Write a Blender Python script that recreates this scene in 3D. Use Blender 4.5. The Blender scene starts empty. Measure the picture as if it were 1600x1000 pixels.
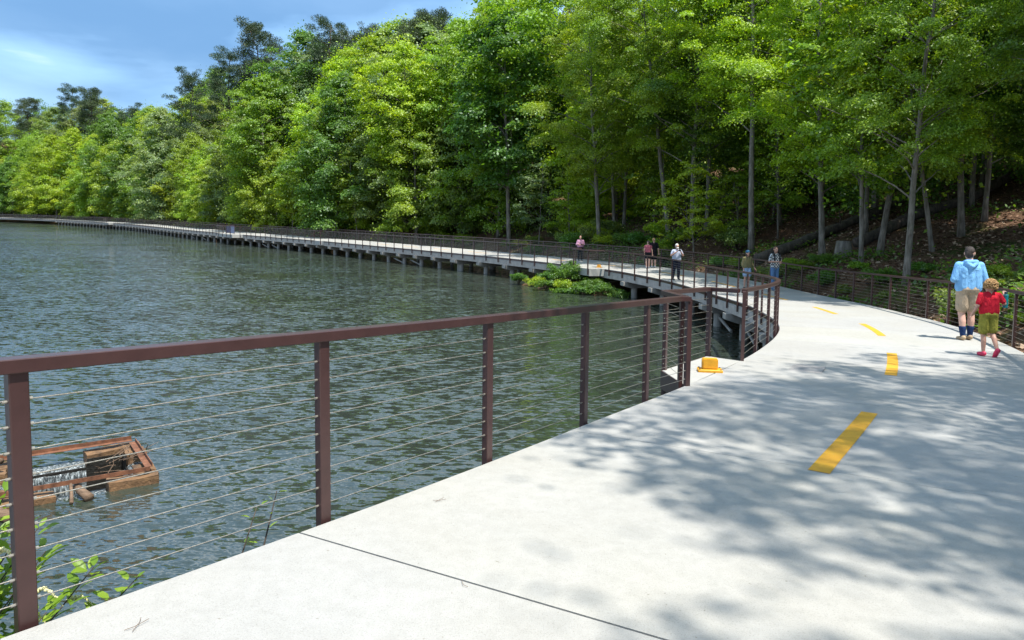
import bpy, bmesh, math, random
import numpy as np
from mathutils import Vector, Matrix

SC = bpy.context.scene
COL = SC.collection
R = math.radians
CAMZ = 4.42                                   # eye height above the lake (z = 0)

# ------------------------------------------------------------------ camera
cam_d = bpy.data.cameras.new('camera')
cam_d.lens = 26.0; cam_d.sensor_width = 36; cam_d.shift_y = -78 / 1600
cam_d.clip_start = 0.05; cam_d.clip_end = 4000
cam = bpy.data.objects.new('camera', cam_d); COL.objects.link(cam)
cam.matrix_world = Matrix.Translation((0, 0, CAMZ)) @ Matrix.Rotation(R(90 - 4.40), 4, 'X') @ Matrix.Rotation(R(0.6), 4, 'Z')
SC.camera = cam

# ------------------------------------------------------------------ light
SUN_EL, SUN_AZ = 67.0, 138.0                  # azimuth clockwise from +Y (the view direction)
EXPOSURE = 0.8
def make_world():
    w = bpy.data.worlds.new('World'); SC.world = w; w.use_nodes = True
    nt = w.node_tree; nt.nodes.clear(); N = nt.nodes.new; L = nt.links.new
    out = N('ShaderNodeOutputWorld')
    sky = N('ShaderNodeTexSky'); sky.sky_type = 'NISHITA'; sky.sun_disc = False
    sky.sun_elevation = R(SUN_EL); sky.sun_rotation = R(SUN_AZ)
    sky.altitude = 200; sky.air_density = 1.2; sky.dust_density = 0.6; sky.ozone_density = 2.0
    b1 = N('ShaderNodeBackground'); b1.inputs[1].default_value = 0.15
    L(sky.outputs[0], b1.inputs[0])
    tc = N('ShaderNodeTexCoord')
    mp = N('ShaderNodeMapping'); mp.inputs['Scale'].default_value = (1.0, 1.0, 2.6)
    mp.inputs['Location'].default_value = (3.3, 1.7, 0.55)
    L(tc.outputs['Generated'], mp.inputs[0])
    n1 = N('ShaderNodeTexNoise'); n1.inputs['Scale'].default_value = 2.3; n1.inputs['Detail'].default_value = 9
    n1.inputs['Roughness'].default_value = 0.5; n1.inputs['Distortion'].default_value = 0.25
    L(mp.outputs[0], n1.inputs['Vector'])
    mask = N('ShaderNodeMapRange'); mask.interpolation_type = 'SMOOTHSTEP'
    mask.inputs[1].default_value = 0.36; mask.inputs[2].default_value = 0.62
    mask.inputs[3].default_value = 0.72; mask.inputs[4].default_value = 0.97
    L(n1.outputs[0], mask.inputs[0])
    mp2 = N('ShaderNodeMapping'); mp2.inputs['Location'].default_value = (5.5, 5.2, 1.4); mp2.inputs['Rotation'].default_value = (0, 0, R(-17)); mp2.inputs['Scale'].default_value = (1, 1, 3.2)
    L(tc.outputs['Generated'], mp2.inputs[0])
    n2 = N('ShaderNodeTexNoise'); n2.inputs['Scale'].default_value = 3.0; n2.inputs['Detail'].default_value = 7
    n2.inputs['Roughness'].default_value = 0.48; n2.inputs['Distortion'].default_value = 0.3
    L(mp2.outputs[0], n2.inputs['Vector'])
    cr = N('ShaderNodeValToRGB'); e = cr.color_ramp.elements
    e[0].position = 0.36; e[0].color = (0.125, 0.26, 0.47, 1)
    e[1].position = 0.62; e[1].color = (0.80, 0.90, 1.0, 1)
    m = e.new(0.50); m.color = (0.25, 0.45, 0.72, 1)
    L(n2.outputs[0], cr.inputs[0])
    b2 = N('ShaderNodeBackground'); b2.inputs[1].default_value = 1.0
    L(cr.outputs[0], b2.inputs[0])
    mix = N('ShaderNodeMixShader')
    L(mask.outputs[0], mix.inputs[0]); L(b1.outputs[0], mix.inputs[1]); L(b2.outputs[0], mix.inputs[2])
    L(mix.outputs[0], out.inputs[0])
make_world()
sun_d = bpy.data.lights.new('sun', 'SUN'); sun_d.energy = 4.8; sun_d.angle = R(0.53); sun_d.color = (1.0, 0.965, 0.91)
sun = bpy.data.objects.new('sun', sun_d); COL.objects.link(sun)
_to_sun = Vector((math.sin(R(SUN_AZ)) * math.cos(R(SUN_EL)), math.cos(R(SUN_AZ)) * math.cos(R(SUN_EL)), math.sin(R(SUN_EL))))
sun.rotation_euler = _to_sun.to_track_quat('Z', 'Y').to_euler()
sun.location = (30, -20, 60)
vs = SC.view_settings
vs.view_transform = 'Standard'; vs.look = 'None'; vs.gamma = 1; vs.use_curve_mapping = False; vs.exposure = EXPOSURE
SC.cycles.max_bounces = 8; SC.cycles.transparent_max_bounces = 6
SC.cycles.diffuse_bounces = 5; SC.cycles.transmission_bounces = 6; SC.cycles.glossy_bounces = 3

# ------------------------------------------------------------------ object helpers
def tag(o, label=None, cat=None, group=None, kind=None):
    if label: o['label'] = label
    if cat: o['category'] = cat
    if group: o['group'] = group
    if kind: o['kind'] = kind
    return o
def empty(name, loc=(0, 0, 0), rz=0.0):
    o = bpy.data.objects.new(name, None); o.empty_display_size = 0.2
    o.location = loc; o.rotation_euler = (0, 0, rz); COL.objects.link(o); return o
def link(name, me, mat=None, parent=None, loc=None):
    if mat is not None and not me.materials: me.materials.append(mat)
    o = bpy.data.objects.new(name, me); COL.objects.link(o)
    if parent is not None: o.parent = parent
    if loc is not None: o.location = loc
    return o
def from_bm(name, bm, mat, parent=None, smooth=False, loc=None):
    bmesh.ops.recalc_face_normals(bm, faces=bm.faces)
    me = bpy.data.meshes.new(name); bm.to_mesh(me); bm.free()
    if smooth: me.shade_smooth()
    return link(name, me, mat, parent, loc)
def mesh_np(name, V, F, mat=None, smooth=False):
    """V (n,3), F (m,k) with constant k"""
    V = np.asarray(V, np.float32); F = np.asarray(F, np.int32)
    me = bpy.data.meshes.new(name); me.vertices.add(len(V)); me.vertices.foreach_set('co', V.ravel())
    k = F.shape[1]; me.loops.add(F.size); me.polygons.add(len(F))
    me.loops.foreach_set('vertex_index', F.ravel())
    me.polygons.foreach_set('loop_start', np.arange(0, F.size, k, dtype=np.int32))
    me.update(calc_edges=True)
    if smooth: me.shade_smooth()
    if mat: me.materials.append(mat)
    return me
def copy_tree(o, parent=None):
    c = o.copy(); COL.objects.link(c)
    if parent is not None: c.parent = parent
    for ch in o.children: copy_tree(ch, c)
    return c
def bm_box(bm, c, s, rot=None):
    M = Matrix.Translation(c) @ (rot.to_4x4() if rot is not None else Matrix.Identity(4)) @ Matrix.Diagonal((s[0], s[1], s[2], 1))
    return bmesh.ops.create_cube(bm, size=1.0, matrix=M)['verts']
def bm_tube(bm, pts, rad, n=8, cap=True):
    pts = [Vector(p) for p in pts]
    if not hasattr(rad, '__len__'): rad = [rad] * len(pts)
    rings = []; ref = None
    for i, p in enumerate(pts):
        d = (pts[min(i + 1, len(pts) - 1)] - pts[max(i - 1, 0)]).normalized()
        if ref is None: ref = Vector((1, 0, 0)) if abs(d.x) < 0.8 else Vector((0, 1, 0))
        a = (ref - d * ref.dot(d)).normalized(); b = d.cross(a); ref = a
        rings.append([bm.verts.new(p + (a * math.cos(2 * math.pi * j / n) + b * math.sin(2 * math.pi * j / n)) * rad[i]) for j in range(n)])
    for q, w in zip(rings, rings[1:]):
        for j in range(n): bm.faces.new((q[j], q[(j + 1) % n], w[(j + 1) % n], w[j]))
    if cap:
        bm.faces.new(rings[0][::-1]); bm.faces.new(rings[-1])
def sweep(bm, pts, prof, up=Vector((0, 0, 1))):
    """sweep a closed profile [(side, up)] along points, mitred in plan"""
    pts = [Vector(p) for p in pts]; rings = []
    for i, p in enumerate(pts):
        a = (p - pts[i - 1]) if i else (pts[1] - p)
        b = (pts[i + 1] - p) if i < len(pts) - 1 else a
        a = Vector((a.x, a.y, 0)).normalized(); b = Vector((b.x, b.y, 0)).normalized()
        t = (a + b).normalized(); side = Vector((t.y, -t.x, 0)); k = 1 / max(0.45, t.dot(a))
        rings.append([bm.verts.new(p + side * (x * k) + up * z) for x, z in prof])
    n = len(prof)
    for q, w in zip(rings, rings[1:]):
        for j in range(n): bm.faces.new((q[j], q[(j + 1) % n], w[(j + 1) % n], w[j]))
    bm.faces.new(rings[0][::-1]); bm.faces.new(rings[-1])
def rect(x0, x1, z0, z1): return [(x0, z0), (x1, z0), (x1, z1), (x0, z1)]

# ------------------------------------------------------------------ materials
class NT:
    def __init__(s, name):
        s.m = bpy.data.materials.new(name); s.m.use_nodes = True; s.t = s.m.node_tree; s.t.nodes.clear()
        s.out = s.n('ShaderNodeOutputMaterial')
    def n(s, t, **kw):
        o = s.t.nodes.new(t)
        for k, v in kw.items():
            if k.startswith('i_'):
                o.inputs[k[2:].replace('_', ' ')].default_value = v
            else: setattr(o, k, v)
        return o
    def l(s, a, b): s.t.links.new(a, b)
    def noise(s, scale, detail=4, rough=0.5, vec=None, stretch=None, dist=0.0):
        n = s.n('ShaderNodeTexNoise'); n.inputs['Scale'].default_value = scale; n.inputs['Detail'].default_value = detail
        n.inputs['Roughness'].default_value = rough; n.inputs['Distortion'].default_value = dist
        if vec is None: vec = s.n('ShaderNodeTexCoord').outputs['Object']
        if stretch:
            mp = s.n('ShaderNodeMapping'); mp.inputs['Scale'].default_value = stretch; s.l(vec, mp.inputs[0]); vec = mp.outputs[0]
        s.l(vec, n.inputs['Vector']); return n.outputs[0]
    def ramp(s, fac, stops):
        r = s.n('ShaderNodeValToRGB'); e = r.color_ramp.elements
        while len(e) > 1: e.remove(e[-1])
        e[0].position = stops[0][0]; e[0].color = (*stops[0][1], 1)
        for p, c in stops[1:]:
            q = e.new(p); q.color = (*c, 1)
        s.l(fac, r.inputs[0]); return r.outputs[0]
    def mixc(s, fac, a, b, mode='MIX'):
        m = s.n('ShaderNodeMix', data_type='RGBA', blend_type=mode)
        for v, k in ((fac, 0), (a, 6), (b, 7)):
            if isinstance(v, (int, float)): m.inputs[k].default_value = v
            elif isinstance(v, tuple): m.inputs[k].default_value = (*v, 1)
            else: s.l(v, m.inputs[k])
        return m.outputs[2]
    def bsdf(s, col, rough=0.6, metal=0.0, bump=None, bd=0.01, bs=1.0, spec=0.5, **kw):
        b = s.n('ShaderNodeBsdfPrincipled'); b.inputs['Metallic'].default_value = metal
        b.inputs['Specular IOR Level'].default_value = spec
        if isinstance(col, tuple): b.inputs['Base Color'].default_value = (*col, 1)
        else: s.l(col, b.inputs['Base Color'])
        if isinstance(rough, (int, float)): b.inputs['Roughness'].default_value = rough
        else: s.l(rough, b.inputs['Roughness'])
        if bump is not None:
            bn = s.n('ShaderNodeBump'); bn.inputs['Distance'].default_value = bd; bn.inputs['Strength'].default_value = bs
            s.l(bump, bn.inputs['Height']); s.l(bn.outputs[0], b.inputs['Normal'])
        s.l(b.outputs[0], s.out.inputs[0]); return s.m
def varied(name, c, rough=0.6, var=0.25, scale=8, bump=0.003, metal=0.0, stretch=None, spec=0.5):
    t = NT(name)
    n = t.noise(scale, 5, 0.6, stretch=stretch)
    lo = tuple(v * (1 - var) for v in c); hi = tuple(min(1, v * (1 + var)) for v in c)
    col = t.ramp(n, [(0.3, lo), (0.7, hi)])
    return t.bsdf(col, rough, metal, bump=t.noise(scale * 4, 4, 0.6, stretch=stretch), bd=bump, spec=spec)
def concrete_mat(name, c, var=0.06):
    t = NT(name)
    vec = t.n('ShaderNodeTexCoord').outputs['Object']
    big = t.ramp(t.noise(0.7, 5, 0.6, vec), [(0.3, tuple(v * (1 - var) for v in c)), (0.7, tuple(v * (1 + var) for v in c))])
    warm = t.mixc(t.ramp(t.noise(0.33, 3, 0.6, vec, dist=0.6), [(0.45, (0, 0, 0)), (0.75, (0.5, 0.5, 0.5))]), big, (c[0] * 0.93, c[1] * 0.88, c[2] * 0.76))
    sp = t.ramp(t.noise(170, 3, 0.7, vec), [(0.28, (0.64, 0.64, 0.62)), (0.45, (0.97, 0.97, 0.97)), (0.6, (1, 1, 1)), (0.78, (1.12, 1.1, 1.06))])
    col = t.mixc(1.0, warm, sp, 'MULTIPLY')
    mott = t.ramp(t.noise(11, 6, 0.7, vec), [(0.25, (0.88, 0.88, 0.87)), (0.6, (1, 1, 1))])
    col = t.mixc(1.0, col, mott, 'MULTIPLY')
    spots = t.ramp(t.noise(26, 2, 0.5, vec), [(0.22, (0.62, 0.58, 0.52)), (0.255, (1, 1, 1))])
    col = t.mixc(1.0, col, spots, 'MULTIPLY')
    pv = t.n('ShaderNodeObjectInfo')
    tone = t.ramp(pv.outputs['Random'], [(0.0, (0.95, 0.95, 0.96)), (1.0, (1.03, 1.03, 1.01))])
    col = t.mixc(1.0, col, tone, 'MULTIPLY')
    broom = t.noise(60, 3, 0.6, vec, stretch=(2.2, 0.35, 1))
    grain = t.noise(220, 2, 0.6, vec)
    h = t.n('ShaderNodeMath', operation='ADD'); t.l(broom, h.inputs[0]); t.l(grain, h.inputs[1])
    return t.bsdf(col, 0.85, bump=h.outputs[0], bd=0.0022, bs=0.8, spec=0.25)
M = {}
M['concrete'] = concrete_mat('deck_concrete', (0.368, 0.358, 0.332))
M['fascia'] = varied('fascia_concrete', (0.37, 0.33, 0.29), 0.85, 0.2, 3, 0.003)
M['pile'] = varied('pile_concrete', (0.27, 0.25, 0.22), 0.85, 0.3, 3, 0.004, stretch=(1, 1, 0.4))
M['brown'] = varied('brown_paint', (0.052, 0.024, 0.022), 0.34, 0.14, 9, 0.0004, spec=0.5)
M['cable'] = varied('steel_cable', (0.38, 0.35, 0.295), 0.4, 0.3, 60, 0.0008, metal=0.75)
M['yellow'] = varied('yellow_paint', (0.60, 0.29, 0.010), 0.55, 0.2, 7, 0.001)
def worn_yellow():
    t = NT('yellow_road_paint'); vec = t.n('ShaderNodeTexCoord').outputs['Object']
    c = t.ramp(t.noise(5, 6, .65, vec), [(.3, (.50, .24, .01)), (.7, (.66, .34, .014))])
    w = t.ramp(t.noise(38, 6, .75, vec), [(.30, (1, 1, 1)), (.37, (0, 0, 0))])
    return t.bsdf(t.mixc(w, c, (.34, .30, .22)), .8, bump=t.noise(160, 2, .6, vec), bd=.002)
M['yellow_line'] = worn_yellow()
M['rust'] = varied('rusty_steel', (0.15, 0.060, 0.028), 0.85, 0.5, 9, 0.004)
M['wetconc'] = varied('stained_concrete', (0.15, 0.082, 0.036), 0.75, 0.6, 5, 0.02)
M['darkwet'] = varied('dark_wet_concrete', (0.02, 0.018, 0.014), 0.4, 0.4, 5, 0.02)
M['wood'] = varied('weathered_wood', (0.15, 0.095, 0.058), 0.85, 0.45, 6, 0.01, stretch=(1, 1, 6))
M['leafgreen'] = None
def bark_mat(name, lo, hi, sc=7):
    t = NT(name); vec = t.n('ShaderNodeTexCoord').outputs['Object']
    n = t.noise(sc, 6, 0.65, vec, stretch=(1, 1, 0.22)); p = t.noise(1.2, 4, 0.6, vec)
    col = t.ramp(n, [(0.32, lo), (0.68, hi)])
    col = t.mixc(t.ramp(p, [(0.45, (0, 0, 0)), (0.7, (0.55, 0.55, 0.55))]), col, (lo[0] * 0.9, lo[1] * 1.2, lo[2] * 0.8))
    return t.bsdf(col, 0.9, bump=n, bd=0.03, spec=0.2)
M['bark'] = bark_mat('grey_bark', (0.09, 0.075, 0.062), (0.31, 0.275, 0.235))
M['bark_dark'] = bark_mat('dark_bark', (0.035, 0.028, 0.024), (0.12, 0.095, 0.075))
M['bark_pine'] = bark_mat('pine_bark', (0.05, 0.035, 0.028), (0.17, 0.12, 0.09))
def leaf_mat(name, trans=0.5, gloss=0.5, tint=(1.3, 1.3, 0.5)):
    t = NT(name)
    oi = t.n('ShaderNodeObjectInfo'); geo = t.n('ShaderNodeNewGeometry')
    var = t.ramp(geo.outputs['Random Per Island'], [(0.0, (0.58, 0.64, 0.62)), (0.5, (1, 1, 1)), (1.0, (1.42, 1.36, 1.05))])
    c = t.mixc(1.0, oi.outputs['Color'], var, 'MULTIPLY')
    vec = t.n('ShaderNodeTexCoord').outputs['Object']
    pn = t.ramp(t.noise(0.35, 2, 0.5, vec), [(0.3, (0.8, 0.9, 1.0)), (0.7, (1.18, 1.08, 0.85))])
    c = t.mixc(1.0, c, pn, 'MULTIPLY')
    d = t.n('ShaderNodeBsdfDiffuse'); t.l(t.mixc(1.0, c, (1 - trans * .4,) * 3, 'MULTIPLY'), d.inputs[0])
    tr = t.n('ShaderNodeBsdfTranslucent'); t.l(t.mixc(1.0, c, tuple(v * trans * 1.6 for v in tint), 'MULTIPLY'), tr.inputs[0])
    g = t.n('ShaderNodeBsdfGlossy'); g.inputs['Roughness'].default_value = gloss; g.inputs[0].default_value = (0.9, 0.95, 1, 1)
    m1 = t.n('ShaderNodeAddShader'); t.l(d.outputs[0], m1.inputs[0]); t.l(tr.outputs[0], m1.inputs[1])
    m2 = t.n('ShaderNodeMixShader'); m2.inputs[0].default_value = 0.035; t.l(m1.outputs[0], m2.inputs[1]); t.l(g.outputs[0], m2.inputs[2])
    t.l(m2.outputs[0], t.out.inputs[0]); return t.m
M['leaf'] = leaf_mat('tree_leaves')
M['needle'] = leaf_mat('pine_needles', 0.15, 0.5, (1.05, 1.05, 0.8))
def ground_mat():
    t = NT('leaf_litter_ground'); vec = t.n('ShaderNodeTexCoord').outputs['Object']
    n = t.noise(2.2, 8, 0.72, vec); f = t.noise(14, 6, 0.7, vec); g = t.noise(0.28, 4, 0.6, vec, dist=0.8)
    c = t.ramp(f, [(0.3, (0.055, 0.032, 0.02)), (0.5, (0.15, 0.085, 0.05)), (0.68, (0.30, 0.19, 0.115))])
    c = t.mixc(t.ramp(n, [(0.4, (0.15, 0.15, 0.15)), (0.6, (0.8, 0.8, 0.8))]), c, (0.12, 0.07, 0.045))
    c = t.mixc(t.ramp(g, [(0.5, (0, 0, 0)), (0.62, (0.75, 0.75, 0.75))]), c, t.ramp(f, [(0.3, (0.02, 0.045, 0.008)), (0.7, (0.075, 0.12, 0.025))]))
    return t.bsdf(c, 0.95, bump=f, bd=0.12, spec=0.1)
M['ground'] = ground_mat()
def water_mat():
    t = NT('lake_water'); vec = t.n('ShaderNodeTexCoord').outputs['Object']
    def slope(sx, sy, rz, k, detail=2, dist=.3):
        m = t.n('ShaderNodeMapping'); m.inputs['Scale'].default_value = (sx, sy, 1); m.inputs['Rotation'].default_value = (0, 0, R(rz)); t.l(vec, m.inputs[0])
        n = t.n('ShaderNodeTexNoise'); n.inputs['Scale'].default_value = 1; n.inputs['Detail'].default_value = detail; n.inputs['Distortion'].default_value = dist; t.l(m.outputs[0], n.inputs['Vector'])
        a = t.n('ShaderNodeVectorMath', operation='SUBTRACT'); t.l(n.outputs['Color'], a.inputs[0]); a.inputs[1].default_value = (.5, .5, .5)
        b = t.n('ShaderNodeVectorMath', operation='MULTIPLY'); t.l(a.outputs[0], b.inputs[0]); b.inputs[1].default_value = (k * .55, k, 0); return b.outputs[0]
    def add(a, b):
        v = t.n('ShaderNodeVectorMath', operation='ADD'); t.l(a, v.inputs[0])
        if isinstance(b, tuple): v.inputs[1].default_value = b
        else: t.l(b, v.inputs[1])
        return v.outputs[0]
    v = add(add(slope(3.0, 7.8, 10, 1.65), slope(7.5, 16, -12, 1.05)), slope(.5, 1.1, 4, .45))
    gust = t.ramp(t.noise(0.05, 3, 0.6, vec, stretch=(1, 1.8, 1)), [(0.36, (.45, .45, .45)), (0.60, (1.12, 1.12, 1.12))])
    g = t.n('ShaderNodeVectorMath', operation='MULTIPLY'); t.l(v, g.inputs[0]); t.l(gust, g.inputs[1])
    nn = t.n('ShaderNodeVectorMath', operation='NORMALIZE'); t.l(add(g.outputs[0], (0, 0, 1)), nn.inputs[0])
    col = t.ramp(t.noise(0.05, 3, 0.5, vec), [(0.3, (0.026, 0.035, 0.026)), (0.7, (0.034, 0.044, 0.032))])
    b = t.n('ShaderNodeBsdfPrincipled'); t.l(col, b.inputs['Base Color']); b.inputs['Roughness'].default_value = .04; b.inputs['IOR'].default_value = 1.8
    t.l(nn.outputs[0], b.inputs['Normal']); t.l(b.outputs[0], t.out.inputs[0]); return t.m
M['water'] = water_mat()

# ------------------------------------------------------------------ boardwalk axis
CP = [(-9.5,-9),(-6.3,-3.6),(-4.2,-.5),(-2.95,1.25),(-1.84,2.78),(-.96,3.96),(-.13,5.2),(.68,6.45),(1.46,7.65),(2.05,8.5),(3.39,10.75),(4.1,12.1),(4.8,13.5),(5.6,15.3),(6.4,17.7),(7.1,21),(7.6,24),(7.75,28),(7.5,32.3),(7.0,35.4),(5.8,39.7),(4.6,42.4),(3.1,44.9),(-.9,51.2),(-5.5,57.5),(-11.5,65.5),(-20.5,77.3),(-32,91),(-48,111),(-62,130),(-80,154),(-103,180),(-130,207),(-160,231),(-195,252),(-235,270)]
def _axis():
    P = np.array(CP, float); out = []
    for i in range(1, len(P) - 2):
        a, b, c, d = P[i-1], P[i], P[i+1], P[i+2]; t = np.linspace(0, 1, 24, endpoint=False)[:, None]
        out.append(.5*((2*b)+(-a+c)*t+(2*a-5*b+4*c-d)*t**2+(-a+3*b-3*c+d)*t**3))
    L = np.vstack(out); s = np.r_[0, np.cumsum(np.linalg.norm(np.diff(L, axis=0), axis=1))]
    i0 = np.argmin(np.linalg.norm(L - np.array([-1.84, 2.78]), axis=1)); s = s - s[i0] + 1.12
    S = np.arange(s[0], s[-1], .25); X = np.c_[np.interp(S, s, L[:, 0]), np.interp(S, s, L[:, 1])]
    k = np.ones(13) / 13; Y = X.copy()
    for j in (0, 1):
        q = np.pad(X[:, j], 6, mode='edge'); q[:6] = 2*q[6]-q[12:6:-1]; q[-6:] = 2*q[-7]-q[-8:-14:-1]
        Y[:, j] = np.convolve(q, k, 'valid')
    T = np.gradient(Y, axis=0); T /= np.linalg.norm(T, axis=1)[:, None]
    return S, Y, np.c_[T[:, 1], -T[:, 0]], T
S_, L_, N_, T_ = _axis()
W = 4.1
def dz(s):
    return CAMZ - (3.05 - .08 * np.log1p(np.exp((3.05 - 1.56 - .053 * s) / .08)))
def at(s, t=0.0, z=0.0):
    x = np.interp(s, S_, L_[:, 0]) + t * np.interp(s, S_, N_[:, 0]); y = np.interp(s, S_, L_[:, 1]) + t * np.interp(s, S_, N_[:, 1])
    return Vector((float(x), float(y), float(dz(s)) + z))
def head(s):                                   # heading of the path, angle of +x axis along it
    return math.atan2(float(np.interp(s, S_, T_[:, 1])), float(np.interp(s, S_, T_[:, 0])))
S0, S1 = -5.0, 318.0
# overlooks: (s start, s end, how far they stand out, side slant)
A0, A1, A2, A3 = Vector((2.07, 8.50, 0)), Vector((1.98, 9.55, 0)), Vector((2.98, 11.12, 0)), Vector((3.39, 10.72, 0))
def s_of(p):
    return float(S_[np.argmin(np.hypot(L_[:, 0] - p.x, L_[:, 1] - p.y))])
SA0, SA3 = s_of(A0), s_of(A3)
for p in (A0, A1, A2, A3): p.z = float(dz(s_of(p)))
BUMPS = [(42.2, 44.6, 0.8), (107.5, 114.0, 1.3), (84.6, 86.6, 0.35), (196, 202, 1.0)]

# ------------------------------------------------------------------ terrain
_so_s = [-40, 6, 14, 30, 52, 58, 64, 78, 86, 100, 150, 400]
_so_v = [0, 0, 0, 0, 0.6, 3.5, 5.5, 5.5, 2.0, 1.2, 1.5, 2.0]
_rng = np.random.default_rng(4)
_ph = _rng.uniform(0, 6.28, (10,)); _kx = _rng.uniform(-1, 1, (10,)); _ky = _rng.uniform(-1, 1, (10,))
def near_axis(x, y):
    x = np.asarray(x, float).ravel(); y = np.asarray(y, float).ravel()
    idx = np.zeros(len(x), int); A = L_[::2]
    for a in range(0, len(x), 4000):
        d = (x[a:a+4000, None] - A[None, :, 0])**2 + (y[a:a+4000, None] - A[None, :, 1])**2
        idx[a:a+4000] = np.argmin(d, 1)
    idx = idx * 2
    t = (x - L_[idx, 0]) * N_[idx, 0] + (y - L_[idx, 1]) * N_[idx, 1]
    dist = np.hypot(x - L_[idx, 0], y - L_[idx, 1])
    return S_[idx], np.where(t >= 0, dist, -dist)
def ground(x, y):
    x = np.asarray(x, float).ravel(); y = np.asarray(y, float).ravel()
    s, t = near_axis(x, y)
    off = t - W; o = off - np.interp(s, _so_s, _so_v)
    base = np.minimum(dz(s) - .35, np.where(np.interp(s, _so_s, _so_v) > 3, 0.7, 9))
    zl = base + .5 * np.minimum(o, 3) + .27 * np.clip(o - 3, 0, 14) + np.interp(s, [0, 120, 200], [.15, .20, .42]) * np.clip(o - 17, 0, 70)
    zw = base + .62 * o
    z = np.where(o > 0, zl, zw)
    nz = sum(np.sin(x * a * .9 + y * b * .9 + p) for a, b, p in zip(_kx, _ky, _ph)) * .05
    nz2 = sum(np.sin(x * a * .12 + y * b * .12 + p) for a, b, p in zip(_kx, _ky, _ph)) * .45
    z = z + nz * np.clip(o + 2, 0, 1) + nz2 * np.clip((o - 10) / 20, 0, 1)
    under = np.clip(1 - np.maximum(np.abs(t - W / 2) - W / 2 - .4, 0) / 1.2, 0, 1)
    z = np.where(under > 0, np.minimum(z, dz(s) - .45 + (1 - under) * .6), z)
    for cx, cy, r, h in ((3.2, 43.5, 2.0, .3), (5.2, 41.3, 1.8, .2), (1.2, 45.5, 1.4, .1), (-3.2, 1.4, 1.3, 1.5), (-4.5, -2.0, 2.5, 1.5)):
        z = np.maximum(z, -1.8 + (h + 1.8) * np.exp(-(((x - cx)**2 + (y - cy)**2) / (r * 1.6)**2)**1.5))
    return np.maximum(z, -1.8)
def gz(x, y): return float(ground([x], [y])[0])
def build_terrain():
    xs = np.unique(np.r_[np.arange(-900, -280, 60), np.arange(-280, -12, 4), np.arange(-12, 34, .8), np.arange(34, 90, 3), np.arange(90, 300, 15), np.arange(300, 1300, 80)])
    ys = np.unique(np.r_[np.arange(-600, -40, 60), np.arange(-40, -4, 3), np.arange(-4, 62, .8), np.arange(62, 330, 3.5), np.arange(330, 1500, 70)])
    X, Y = np.meshgrid(xs, ys); Z = ground(X, Y)
    V = np.c_[X.ravel(), Y.ravel(), Z]; nx = len(xs); i = np.arange(len(V)).reshape(X.shape)
    F = np.c_[i[:-1, :-1].ravel(), i[:-1, 1:].ravel(), i[1:, 1:].ravel(), i[1:, :-1].ravel()]
    o = link('terrain', mesh_np('terrain', V, F, M['ground'], True)); tag(o, kind='structure')
build_terrain()

# ------------------------------------------------------------------ lake
HO = Vector((-5.72, 11.72, 0)); E1 = Vector((-.81, -.586, 0)); E2 = Vector((-.586, .81, 0))
def hp(a, b, z=0.0): return HO + E1 * a + E2 * b + Vector((0, 0, z))
def build_lake():
    bm = bmesh.new()
    inner = [hp(.02, .02), hp(2.28, .02), hp(2.28, 1.88), hp(.02, 1.88)]
    outer = [Vector((1200, 0, 0)) + Vector((0, -800, 0)), Vector((-1200, -800, 0)), Vector((-1200, 1500, 0)), Vector((1200, 1500, 0))]
    iv = [bm.verts.new(p) for p in inner]; ov = [bm.verts.new(p) for p in outer]
    for k in range(4): bm.faces.new((iv[k], iv[(k + 1) % 4], ov[(k + 1) % 4], ov[k]))
    o = from_bm('lake', bm, M['water']); tag(o, kind='structure')
build_lake()

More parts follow.
